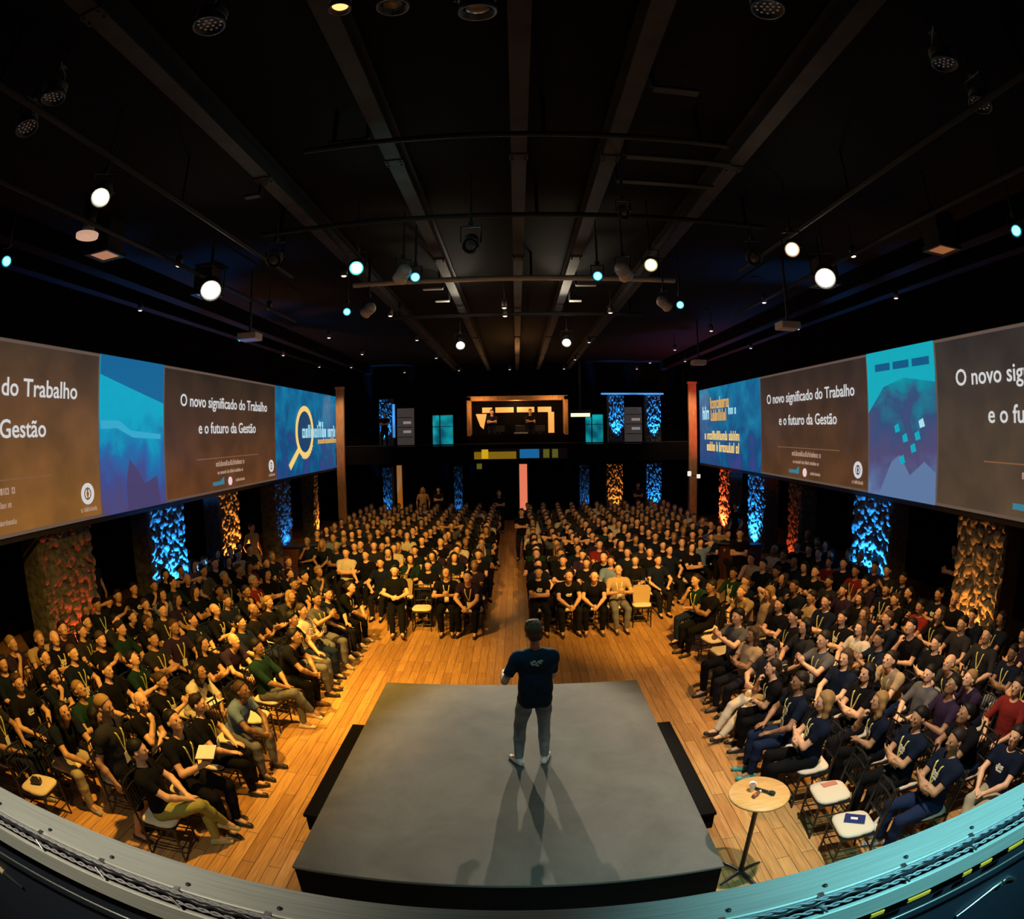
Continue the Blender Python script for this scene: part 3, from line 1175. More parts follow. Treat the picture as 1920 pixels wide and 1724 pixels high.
_face = [stone_face(1.6, 2.55, 3 + i) for i in range(3)]
M_UPLIGHT = {'blue': (.02, .30, 1), 'orange': (1, .30, .04), 'red': (1, .10, .02)}


def stone_pillar(p, normal, width, ht, label, color, power, seed=0, z0=0.0, depth=.5):
    """p = left-bottom corner seen from the hall, normal (nx, ny) points into the hall"""
    nx, ny = normal
    ux, uy = -ny, nx        # across, to the right seen from the front
    M = Matrix(((ux, 0, nx, p[0]), (uy, 0, ny, p[1]), (0, 1, 0, z0), (0, 0, 0, 1)))
    V, Q = _face[seed % 3]
    V = V.copy()
    V[:, 0] *= width / 1.6
    V[:, 1] *= ht / 2.55
    V[:, 2] += .001
    Mn = np.array(M)
    W = V @ Mn[:3, :3].T + Mn[:3, 3]
    bx, bq = [], []
    for d in (0, -depth):
        for v in (0, ht):
            for u_ in (0, width):
                bx.append((u_, v, d))
    bx = np.array(bx) @ Mn[:3, :3].T + Mn[:3, 3]
    bq = np.array([(4, 6, 7, 5), (0, 2, 6, 4), (1, 5, 7, 3), (2, 3, 7, 6), (0, 4, 5, 1)])
    o = put('stone_pillar', np_mesh('stone_pillar', [(W, Q, 0), (bx, bq, 0)], [M_STONE], False))
    tag(o, label, 'pillar', 'stone pillars under the screens')
    if color:
        mid = Vector(p + (z0,)) if len(p) == 2 else Vector(p)
        c = Vector((p[0] + ux * width / 2, p[1] + uy * width / 2, z0))
        f = thing('floor_uplight', '%s floor uplight at the foot of the %s' % (color, label.split(', ')[0].replace('rough ', '')) if len(label) < 70 else '%s uplight' % color, 'lamp', (0, 0, 0), 0, 'uplights at the pillar feet')
        f['label'] = ('%s uplight below the ' % color + label.replace('rough stone pillar ', 'pillar '))[:110]
        wide = abs(nx) > .5
        L = c + Vector((nx, ny, 0)) * (.33 if wide else .36)
        b = MB()
        b.box((L.x - .12, L.y - .12, z0), (L.x + .12, L.y + .12, z0 + .10), .01)
        b.build('housing', M_CAN, f)
        g = MB()
        g.box((L.x - .09, L.y - .09, z0 + .1), (L.x + .09, L.y + .09, z0 + .108))
        g.build('lens', mat('uplight_lens', (.1, .1, .1), .3, emit=M_UPLIGHT[color], strength=3), f)
        spot('uplight_beam', (L.x, L.y, z0 + .14), tuple(c + Vector((0, 0, ht * .60)) + Vector((nx, ny, 0)) * .0), power * (2.6 if wide else 1.6), M_UPLIGHT[color], 105 if wide else 46, .8, .05)
    return o


HP = 2.58
# (y nearest the stage, y farthest, colour, power, words)
for i, (y0, y1, colr, pw, ww) in enumerate(((3.4, 5.0, None, 0, 'unlit rough stone pillar, nearest the stage on the left'),
                                            (7.25, 8.85, 'red', 90, 'rough stone pillar glowing dim red on the left side'),
                                            (10.95, 12.55, 'blue', 1500, 'rough stone pillar lit bright blue on the left side'),
                                            (14.5, 15.7, 'orange', 700, 'rough stone pillar lit orange on the left side'),
                                            (18.5, 20.0, 'blue', 110, 'rough stone pillar with a blue foot far down the left side'),
                                            (22.5, 23.0, 'orange', 150, 'dim orange stone pillar at the far left end'))):
    stone_pillar((-8.2, y0), (1, 0), y1 - y0, HP, ww, colr, pw, i)
for i, (y0, y1, colr, pw, ww) in enumerate(((3.4, 5.0, None, 0, 'unlit rough stone pillar, nearest the stage on the right'),
                                            (7.0, 8.4, 'orange', 230, 'rough stone pillar lit orange on the right side'),
                                            (10.75, 12.45, 'blue', 1500, 'rough stone pillar lit bright blue on the right side'),
                                            (15.4, 16.2, 'red', 60, 'rough stone pillar with a red edge on the right side'),
                                            (18.1, 19.6, 'blue', 900, 'rough stone pillar lit blue far down the right side'),
                                            (21.5, 22.7, 'red', 1100, 'rough stone pillar lit red far down the right side'))):
    stone_pillar((8.2, y1), (-1, 0), y1 - y0, HP, ww, colr, pw, i + 1)
# back wall pillars, below and on the gallery
YF = YB - .5
for i, (x0, x1, z0, ht, colr, pw, ww) in enumerate((
        (4.10, 4.88, 0, 2.6, 'orange', 700, 'narrow stone pillar lit orange under the right of the gallery'),
        (5.98, 6.72, 0, 2.6, 'blue', 1000, 'narrow stone pillar lit blue under the right of the gallery'),
        (-6.25, -5.8, 0, 2.6, 'blue', 300, 'narrow stone pillar lit blue under the left of the gallery'),
        (-2.9, -2.5, 0, 2.6, 'blue', 200, 'narrow stone pillar with a blue foot left of the rear doors'),
        (2.85, 3.3, 0, 2.6, 'blue', 200, 'narrow stone pillar with a blue foot right of the rear doors'),
        (4.22, 4.95, 3.42, 2.35, 'blue', 1300, 'stone pillar lit bright blue on the gallery, left of the pair'),
        (6.0, 6.72, 3.42, 2.35, 'blue', 1300, 'stone pillar lit bright blue on the gallery, right of the pair'),
        (-6.35, -5.75, 3.42, 2.35, 'blue', 1000, 'stone pillar lit blue on the left of the gallery'))):
    stone_pillar((x0, YF), (0, -1), x1 - x0, ht, ww, colr, pw, i, z0, .45)

# ---- gallery and its booth
M_WOOD = mat('amber_wood', (.42, .22, .08), .45)
_n = N(M_WOOD)
_tc = _n.add('ShaderNodeTexCoord')
_mp = _n.add('ShaderNodeMapping')
_mp.inputs['Scale'].default_value = (6, 6, .8)
_n.link(_tc.outputs['Object'], _mp.inputs[0])
_ns = _n.add('ShaderNodeTexNoise', i_Scale=3.0, i_Detail=5.0)
_n.link(_mp.outputs[0], _ns.inputs['Vector'])
_n.link(_n.ramp(_ns.outputs['Fac'], [(.3, (.30, .15, .05)), (.7, (.50, .28, .11))]), _n.b.inputs['Base Color'])
g = thing('gallery', 'dark gallery across the back of the hall, above the last rows', 'gallery', (0, 0, 0))
MB().box((-8.1, 25.3, 2.85), (8.1, YB - .03, 3.4)).build('floor_slab', M_BLACK, g)
MB().box((-8.1, 25.18, 2.8), (8.1, 25.3, 3.56)).build('parapet', M_DARKWALL, g)
b = MB()
b.tube([(-8.05, 25.24, 3.60), (8.05, 25.24, 3.60)], .03, 8)
b.build('handrail', M_PIPE, g)
M_LYEL = mat('reflection_yellow', (.1, .08, .02), .4, emit=lin((120, 92, 12)), strength=1)  # reflections in the parapet glass, put in as glowing colour
M_LYEL2 = mat('reflection_bright_yellow', (.1, .08, .02), .4, emit=lin((205, 160, 25)), strength=1)
M_LBLU = mat('reflection_blue', (.02, .05, .1), .4, emit=lin((18, 95, 150)), strength=1)
M_LOLV = mat('reflection_lamp_olive', (.05, .05, .02), .4, emit=lin((85, 82, 26)), strength=1)
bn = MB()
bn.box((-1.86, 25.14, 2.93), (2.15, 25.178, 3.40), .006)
bo = tag(bn.build('parapet_glazing', M_CAN), 'strip banner with yellow and blue fields on the gallery front', 'glazing')
for nm, m, x0, x1, z0, z1 in (('yellow_reflection', M_LYEL, -1.82, -.03, 2.97, 3.28), ('bright_reflection', M_LYEL2, -1.50, -1.22, 2.99, 3.38), ('blue_reflection', M_LBLU, .12, .95, 2.99, 3.37), ('olive_reflection', M_LOLV, 1.12, 1.38, 2.99, 3.36), ('olive_reflection', M_LOLV, 1.5, 1.75, 2.99, 3.36)):
    yy = 25.13 if nm != 'bright_reflection' else 25.12
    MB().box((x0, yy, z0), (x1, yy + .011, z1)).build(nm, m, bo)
# booth
bt = thing('control_booth', 'lit control booth with wooden frame in the middle of the gallery', 'booth', (0, 0, 0))
f = MB()
f.box((-2.2, 26.15, 3.95), (-2.02, 26.9, 5.70), .01)
f.box((2.12, 26.15, 3.95), (2.30, 26.9, 5.70), .01)
f.box((-2.2, 26.15, 5.52), (2.30, 26.9, 5.72), .01)
f.build('frame', M_WOOD, bt)
f = MB()
f.box((-2.2, 26.2, 3.42), (2.3, 26.95, 4.02))
f.build('counter', M_BLACK, bt)
f = MB()
f.box((-2.0, 27.0, 4.0), (2.1, 27.06, 5.5))
f.build('rear_panel', M_DARKWALL, bt)
M_GLOW = mat('booth_lamp_panel', (.3, .2, .1), .4, emit=lin((235, 160, 78)), strength=1)
for i, (x0, x1) in enumerate(((-1.55, -1.1), (-.95, -.12), (.03, .82), (.98, 1.6))):
    MB().box((x0, 26.93, 5.0), (x1, 26.99, 5.24), .005).build('lamp_panel', M_GLOW, bt)
MB().box((1.45, 26.9, 4.05), (1.72, 26.99, 5.0), .005).build('side_lamp_panel', M_GLOW, bt)
MB().prism([(-1.85, 4.95), (-1.35, 4.95), (-1.5, 4.25), (-1.65, 4.4)], 0, .05, Matrix(((1, 0, 0, 0), (0, 0, -1, 26.97), (0, 1, 0, 0), (0, 0, 0, 1)))).build('wall_lamp_glow', M_GLOW, bt)
point('added_booth_light', (0, 26.5, 5.3), 30, (1, .55, .22), .2)  # added lights without fixtures, to brighten the booth and its frame
point('added_booth_light', (-1.6, 25.7, 5.2), 45, (1, .5, .2), .1)
point('added_booth_light', (1.6, 25.7, 5.2), 45, (1, .5, .2), .1)
# desk gear
M_SCREEN = mat('monitor_glow', (.02, .02, .02), .3, emit=lin((120, 150, 150)), strength=1)
for x, lab in ((-.75, 'left monitor on the booth counter'), (.18, 'middle monitor on the booth counter'), (1.05, 'right monitor on the booth counter')):
    o = MB().box((x - .22, 26.40, 4.12), (x + .22, 26.44, 4.40), .006).build('monitor', M_CAN)
    tag(o, 'dark ' + lab, 'monitor', 'monitors in the booth')
    m = MB()
    m.box((x - .03, 26.41, 4.02), (x + .03, 26.43, 4.13))
    m.box((x - .10, 26.36, 4.02), (x + .10, 26.48, 4.035))
    m.build('stand', M_CAN, o)
    MB().box((x - .2, 26.445, 4.14), (x + .2, 26.45, 4.38)).build('display', M_SCREEN, o)
o = MB().box((-.1, 26.25, 4.02), (.5, 26.36, 4.09), .01).build('mixing_desk', mat('desk_pale', (.4, .45, .42), .4))
tag(o, 'pale mixing desk on the front of the booth counter', 'mixing desk')
MB().box((-.08, 26.26, 4.09), (.48, 26.35, 4.10)).build('fader_panel', M_CAN, o)
# teal windows, grey shelves, sign on the back wall at gallery level
M_TEAL = mat('teal_lit_glass', (.02, .1, .1), .4, emit=lin((8, 128, 136)), strength=1)
_n = N(M_TEAL)
_tc = _n.add('ShaderNodeTexCoord')
_ns = _n.add('ShaderNodeTexNoise', i_Scale=1.8, i_Detail=1.0)
_n.link(_tc.outputs['Object'], _ns.inputs['Vector'])
_n.link(_n.ramp(_ns.outputs['Fac'], [(.35, lin((2, 75, 95))), (.55, lin((8, 130, 140))), (.75, lin((10, 180, 190)))]), _n.b.inputs['Emission Color'])
for i, (x0, x1, z0, z1) in enumerate(((-3.92, -2.92, 3.45, 4.97), (3.18, 4.05, 3.45, 4.9))):
    o = MB().box((x0, YB - .06, z0), (x1, YB - .02, z1)).build('window_%d' % (i + 1), M_TEAL)
    o['kind'] = 'structure'
    o['label'] = 'teal glowing window %s of the control booth' % ('left' if i == 0 else 'right')
    m = MB()
    for x in (x0, x0 + (x1 - x0) * .36, x1):
        m.box((x - .025, YB - .09, z0), (x + .025, YB - .01, z1))
    m.box((x0, YB - .085, z1 - .03), (x1, YB - .012, z1 + .03))
    m.box((x0, YB - .084, z0 + .95), (x1, YB - .013, z0 + .98))
    m.build('window_frame', M_CAN, o)
M_SHELF = mat('shelf_panel', (.10, .095, .09), .6, emit=lin((52, 46, 44)), strength=1)
M_SHELFL = mat('shelf_light', (.3, .28, .28), .6, emit=lin((128, 118, 118)), strength=1)
for x0, x1, z0, z1, lab in ((-5.55, -4.78, 3.45, 5.3, 'tall back-lit drinks shelf on the left of the gallery'), (5.05, 5.85, 3.45, 5.2, 'tall back-lit drinks shelf between the blue gallery pillars')):
    t = thing('drinks_shelf', lab, 'shelf')
    MB().box((x0, YB - .3, z0), (x1, YB - .02, z1), .01).build('cabinet', M_SHELF, t)
    for zz in (z0 + .70, z0 + 1.12):
        MB().box((x0 + .3, YB - .33, zz), (x1 - .1, YB - .305, zz + .12), .004).build('light_strip', M_SHELFL, t)
    for zz in (z0 + .5, z0 + .95, z0 + 1.4):
        MB().box((x0 + .02, YB - .36, zz), (x1 - .02, YB - .31, zz + .03), .004).build('shelf_board', M_CAN, t)
M_BLED = mat('blue_light_edge', (.1, .2, .3), .4, emit=lin((70, 130, 190)), strength=1)
o = MB().box((3.9, YF - .1, 5.78), (6.85, YF + .1, 5.85), .005).build('light_strip_bar', M_BLED)
tag(o, 'thin pale blue light bar across the top of the gallery pillars', 'light bar')
o = MB().box((-5.72, YF - .02, 3.95), (-5.62, YF + .1, 5.5), .005).build('light_strip_bar', M_BLED)
tag(o, 'upright pale blue light bar beside the left gallery shelf', 'light bar')
M_SIGN = mat('sign_white_glow', (.5, .5, .4), .4, emit=lin((250, 252, 205)), strength=1.2)
t = thing('lit_sign', 'small bright yellow-white sign box right of the control booth', 'sign')
MB().box((2.40, 26.66, 4.74), (3.42, 26.78, 5.08), .01).build('sign_box', M_CAN, t)
MB().box((2.46, 26.64, 4.76), (3.34, 26.665, 4.92), .01).build('lit_panel', M_SIGN, t)
MB().box((2.85, 26.70, 5.08), (2.95, 26.74, 7.3)).build('hanger', M_CAN, t)
# rear doorway, slim wooden strips
M_DOORG = mat('door_glow', (.4, .15, .1), .5, emit=lin((225, 120, 88)), strength=1)
o = MB().box((.10, YB - .03, 0), (.46, YB - .01, 2.62)).build('door_1', M_DOORG)
o['kind'] = 'structure'
o['label'] = 'narrow open doorway glowing salmon pink under the gallery'
m = MB()
m.box((.03, YB - .09, 0), (.10, YB - .005, 2.7))
m.box((.46, YB - .09, 0), (.53, YB - .005, 2.7))
m.box((.03, YB - .085, 2.62), (.53, YB - .006, 2.7))
m.build('door_frame', M_CAN, o)
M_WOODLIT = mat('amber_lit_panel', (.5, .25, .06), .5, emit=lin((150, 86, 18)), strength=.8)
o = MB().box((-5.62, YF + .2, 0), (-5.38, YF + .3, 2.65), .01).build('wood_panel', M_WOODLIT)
tag(o, 'slim amber glowing wood panel under the left of the gallery', 'panel')
o = MB().box((-1.72, 25.1, 2.55), (-1.5, 25.2, 2.78), .01).build('wall_lamp', M_LOLV)
tag(o, 'small olive lamp under the left of the gallery front', 'lamp')
MB().box((-1.66, 25.12, 2.78), (-1.56, 25.18, 2.86)).build('bracket', M_CAN, o)
# wooden posts at the far ends of the screens
for x, nm in ((-7.72, 'left'), (7.72, 'right')):
    b = MB()
    b.box((x - .19, 25.0, 0), (x + .19, 25.15, 6.15), .015)
    o = b.build('wooden_post', M_WOOD)
    tag(o, 'tall warm-lit wooden post at the far end of the %s screen' % nm, 'post')
    m = MB()
    m.box((x - .22, 24.97, 6.15), (x + .22, 25.17, 6.25), .01)
    m.build('cap', M_WOOD, o)
    spot('post_lamp', (x * .92, 23.4, 6.7), (x, 25.1, 3.0), 420, (1, .62, .36), 75, .8)
# two small white lamps on a stand at the right
t = thing('lamp_stand', 'thin stand with two small white lamps near the right post', 'lamp', (7.35, 24.4, 0))
m = MB()
m.tube([(0, 0, 0), (0, 0, 2.25)], .02, 8)
m.tube([(-.25, 0, .02), (.25, 0, .02)], .02, 6)
m.tube([(0, -.25, .02), (0, .25, .02)], .02, 6)
m.tube([(-.0, 0, 2.2), (.42, 0, 2.12)], .015, 6)
m.build('pole', M_CAN, t)
M_WLED = mat('white_led', (.5, .5, .5), .4, emit=lin((225, 228, 225)), strength=1)
MB().box((-.08, -.06, 2.15), (.08, .02, 2.36), .02).build('lamp_head', M_WLED, t)
MB().box((.34, -.06, 2.05), (.50, .02, 2.22), .02).build('lamp_head', M_WLED, t)


# ================================================================= the two long projection screens
SZ0, SZ1 = 2.69, 5.84


def text_mesh(s, m, width=None, height=None, depth=.004, center=True):
    c = bpy.data.curves.new('lettering', 'FONT')
    c.body = s
    c.extrude = .02
    c.offset = .012
    c.resolution_u = 3
    t = bpy.data.objects.new('t', c)
    COL.objects.link(t)
    dg = bpy.context.evaluated_depsgraph_get()
    me = bpy.data.meshes.new_from_object(t.evaluated_get(dg))
    bpy.data.objects.remove(t)
    co = np.empty(len(me.vertices) * 3, dtype=np.float32)
    me.vertices.foreach_get('co', co)
    co = co.reshape(-1, 3)
    lo, hi = co.min(0), co.max(0)
    k = width / (hi[0] - lo[0]) if width else height / (hi[1] - lo[1])
    ky = k if not (width and height) else height / (hi[1] - lo[1])
    cx = (lo[0] + hi[0]) / 2 if center else lo[0]
    co = np.stack([(co[:, 0] - cx) * k, co[:, 1] * ky, (co[:, 2] / .02 * .5 + .5) * depth], -1)
    me.vertices.foreach_set('co', co.astype(np.float32).ravel())
    me.materials.clear()
    me.materials.append(m)
    me.update()
    return me


def ring(r0, r1, d, n=32, M=None, dots=False):
    mb = MB()
    vs, fs = [], []
    for k in range(n):
        a = 2 * PI * k / n
        for r, z in ((r0, 0), (r1, 0), (r1, d), (r0, d)):
            vs.append(Vector((r * math.cos(a), r * math.sin(a), z)))
    for k in range(n):
        q = (k + 1) % n
        for i in range(4):
            j = (i + 1) % 4
            fs.append((k * 4 + i, q * 4 + i, q * 4 + j, k * 4 + j))
    if M is not None:
        vs = [M @ v for v in vs]
    mb.add(vs, fs)
    return mb


M_TXT = mat('slide_lettering_white', (.1, .1, .1), .6, emit=lin((205, 205, 205)), strength=1)
M_TXT2 = mat('slide_lettering_dim', (.1, .1, .1), .6, emit=lin((165, 135, 115)), strength=1)
M_RULE = mat('slide_rule', (.1, .1, .1), .6, emit=lin((122, 84, 56)), strength=1)
M_LCY = mat('logo_cyan', (.1, .1, .1), .6, emit=lin((50, 120, 140)), strength=1)
M_LPK = mat('logo_pink', (.1, .1, .1), .6, emit=lin((235, 200, 205)), strength=1)
M_YEL = mat('lettering_gold', (.1, .1, .1), .6, emit=lin((242, 205, 115)), strength=1)
M_ORG = mat('lettering_orange', (.1, .1, .1), .6, emit=lin((222, 168, 62)), strength=1)
M_LBL = mat('lettering_pale_blue', (.1, .1, .1), .6, emit=lin((165, 220, 235)), strength=1)
M_DKB = mat('picture_dark_blue', (.1, .1, .1), .6, emit=lin((8, 60, 100)), strength=1)
M_SFRAME = mat('screen_border', (.10, .09, .085), .6, emit=lin((92, 76, 66)), strength=1)
M_BACK = mat('screen_housing', (.015, .015, .016), .7)


def slide_mat(name, top, mid, bot, edge):
    """projected picture: warm wall photograph, darker at the top"""
    m = mat(name, (.02, .02, .02), .7, emit=(1, 1, 1), strength=1)
    n = N(m)
    tc = n.add('ShaderNodeTexCoord')
    sp = n.add('ShaderNodeSeparateXYZ')
    n.link(tc.outputs['Generated'], sp.inputs[0])
    base = n.ramp(sp.outputs['Z'], [(0, lin(bot)), (.55, lin(mid)), (1, lin(top))])
    ns = n.add('ShaderNodeTexNoise', i_Scale=1.1, i_Detail=3.0)
    n.link(tc.outputs['Object'], ns.inputs['Vector'])
    f = n.ramp(ns.outputs['Fac'], [(.35, (.75, .75, .78)), (.65, (1.15, 1.08, 1.0))])
    c = n.mix(1.0, base, f, 'MULTIPLY')
    e = n.ramp(sp.outputs['Y'], [(0, lin(edge)), (.12, (0, 0, 0)), (1, (0, 0, 0))])
    c = n.mix(.6, c, e, 'ADD')
    n.link(c, n.b.inputs['Emission Color'])
    return m


def photo_mat(name, stops, scale, seed, zmix=.6):
    m = mat(name, (.02, .02, .02), .7, emit=(1, 1, 1), strength=1)
    n = N(m)
    tc = n.add('ShaderNodeTexCoord')
    sp = n.add('ShaderNodeSeparateXYZ')
    n.link(tc.outputs['Generated'], sp.inputs[0])
    mp = n.add('ShaderNodeMapping')
    mp.inputs['Location'].default_value = (seed, seed, seed)
    n.link(tc.outputs['Object'], mp.inputs[0])
    ns = n.add('ShaderNodeTexNoise', i_Scale=scale, i_Detail=4.0, i_Distortion=1.2)
    n.link(mp.outputs[0], ns.inputs['Vector'])
    vo = n.add('ShaderNodeTexVoronoi', i_Scale=scale * 1.6)
    vo.distance = 'CHEBYCHEV'
    n.link(mp.outputs[0], vo.inputs['Vector'])
    a = n.add('ShaderNodeMath', operation='MULTIPLY')
    n.link(sp.outputs['Z'], a.inputs[0])
    a.inputs[1].default_value = zmix
    b = n.add('ShaderNodeMath', operation='MULTIPLY_ADD')
    n.link(ns.outputs['Fac'], b.inputs[0])
    b.inputs[1].default_value = 1.1 - zmix * .5
    n.link(a.outputs[0], b.inputs[2])
    c = n.add('ShaderNodeMath', operation='MULTIPLY_ADD')
    n.link(vo.outputs['Distance'], c.inputs[0])
    c.inputs[1].default_value = .18
    n.link(b.outputs[0], c.inputs[2])
    d = n.add('ShaderNodeMath', operation='SUBTRACT')
    n.link(c.outputs[0], d.inputs[0])
    d.inputs[1].default_value = .32
    n.link(n.ramp(d.outputs[0], stops), n.b.inputs['Emission Color'])
    return m


PM_A = photo_mat('city_picture_blue', [(0, lin((82, 66, 98))), (.22, lin((60, 74, 140))), (.40, lin((28, 105, 165))), (.52, lin((10, 140, 180))), (.66, lin((8, 160, 192))), (1, lin((6, 165, 195)))], .9, 3, .95)
PM_B = photo_mat('city_picture_teal', [(0, lin((62, 60, 130))), (.25, lin((10, 70, 120))), (.45, lin((5, 100, 145))), (.62, lin((8, 125, 165))), (.8, lin((10, 150, 165))), (1, lin((70, 60, 130)))], 1.0, 8, .25)
PM_C = photo_mat('meeting_picture', [(0, lin((105, 128, 165))), (.2, lin((84, 100, 145))), (.4, lin((78, 72, 112))), (.58, lin((48, 76, 118))), (.75, lin((8, 128, 150))), (1, lin((5, 165, 180)))], 1.0, 21, .9)
SM = {('L', 0): slide_mat('slide_left_near', (66, 52, 42), (106, 74, 46), (134, 90, 42), (60, 35, 20)),
      ('L', 1): slide_mat('slide_left_far', (46, 38, 30), (72, 50, 36), (98, 60, 34), (10, 5, 3)),
      ('R', 0): slide_mat('slide_right_near', (50, 46, 45), (68, 58, 50), (84, 68, 52), (0, 0, 0)),
      ('R', 1): slide_mat('slide_right_far', (50, 40, 36), (70, 50, 38), (88, 58, 36), (18, 9, 2))}


class Wall:
    """panel plane of one side wall: s along the reading direction, z up"""
    def __init__(w_, side):
        w_.side = side
        w_.sx = -1 if side == 'L' else 1

    def M(w_, y, z, off):
        x = w_.sx * (8.0 - off)
        if w_.side == 'L':      # read from near (small y) to far; faces +X
            return Matrix(((0, 0, 1, x), (1, 0, 0, y), (0, 1, 0, z), (0, 0, 0, 1)))
        return Matrix(((0, 0, -1, x), (-1, 0, 0, y), (0, 1, 0, z), (0, 0, 0, 1)))

    def panel(w_, y0, y1, z0, z1, off, d=.01):
        a, b = sorted((w_.sx * (8.0 - off), w_.sx * (8.0 - off + d)))
        return MB().box((a, y0, z0), (b, y1, z1))


def text_on(W, s, y, z, m, parent, width=None, height=None, name='lettering', off=.03):
    o = put(name, text_mesh(s, m, width, height), parent)
    o.matrix_local = W.M(y, z, off)
    return o


def marks_on(W, y, z, m, parent, width, height, seed=1, off=.03, name='small_lettering'):
    """a line too small or blurred to read: a row of letter-sized strokes"""
    rs = random.Random(seed)
    mb = MB()
    x = -width / 2
    while x < width / 2 - height * .3:
        wd = height * rs.uniform(.35, .65)
        st = height * .17
        k = rs.choice('oilun')
        if k in 'ilun':
            mb.box((x, 0, 0), (x + st, height * rs.choice((.7, 1)), .004))
        if k in 'oun':
            mb.box((x, 0, 0), (x + st, height * .7, .004))
            mb.box((x + wd - st, 0, 0), (x + wd, height * .7, .004))
            zz = 0 if k != 'n' else height * .7 - st
            mb.box((x + st, zz, 0), (x + wd - st, zz + st, .004))
            if k == 'o':
                mb.box((x + st, height * .7 - st, 0), (x + wd - st, height * .7, .004))
        x += (wd if k in 'oun' else st) + height * .14
        if rs.random() < .12:
            x += height * .35
    o = mb.build(name, m, parent)
    o.matrix_local = W.M(y, z, off)
    return o


def emblem(W, y, z, parent):
    e = ring(.12, .20, .012)
    for k in (-1, 1):
        e.tube([(k * .035, -.07, .006), (k * .065, 0, .006), (k * .035, .07, .006)], .014, 6)
    o = e.build('round_emblem', M_TXT, parent)
    o.matrix_local = W.M(y, z, .02)
    marks_on(W, y, z - .33, M_TXT2, parent, .5, .09, 2)


def slide(W, y0, y1, m, parent):
    g = .06
    fr = MB()
    a = W.panel(y0, y1, SZ0, SZ1, 0)
    fr.add(a.v, a.f)
    sl = W.panel(y0 + g, y1 - g, SZ0 + g, SZ1 - g, .012).build('slide', m, parent)
    f = fr.build('slide_border', M_SFRAME, parent)
    sg = 1 if W.side == 'L' else -1
    c = (y0 + y1) / 2
    text_on(W, 'O novo significado do Trabalho', c, 4.93, M_TXT, sl, width=5.35)
    text_on(W, 'e o futuro da Gestão', c, 4.26, M_TXT, sl, width=3.55)
    r = MB().box((-1.9, -.012, 0), (1.9, .012, .006)).build('rule_line', M_RULE, sl)
    r.matrix_local = W.M(c, 3.60, .02)
    marks_on(W, c, 3.37, M_TXT2, sl, 1.75, .15, 3)
    marks_on(W, c, 3.16, M_TXT2, sl, 1.6, .10, 4)
    lg = MB().box((-.33, -.05, 0), (.33, .05, .006), .002)
    lg.prism([(.1, .05), (.33, .05), (.33, .16)], 0, .006)
    o = lg.build('cyan_logo', M_LCY, sl)
    o.matrix_local = W.M(c - sg * .75, 2.92, .02)
    o = ring(.0, .12, .01, 24).build('round_logo', M_LPK, sl)
    o.matrix_local = W.M(c - sg * .05, 2.93, .02)
    marks_on(W, c + sg * .6, 2.89, M_TXT2, sl, .6, .09, 5)
    emblem(W, c + sg * (y1 - y0 - .95) / 2, 3.18, sl)
    return sl


def quad_on(W, pts, m, parent, name, off=.016):
    """flat field inside a picture, pts = (y, z) in metres"""
    sg = 1 if W.side == 'L' else -1
    y0 = pts[0][0]
    mb = MB().prism([((y - y0) * sg, z) for y, z in pts], 0, .003)
    o = mb.build(name, m, parent)
    o.matrix_local = W.M(y0, 0, off)
    return o


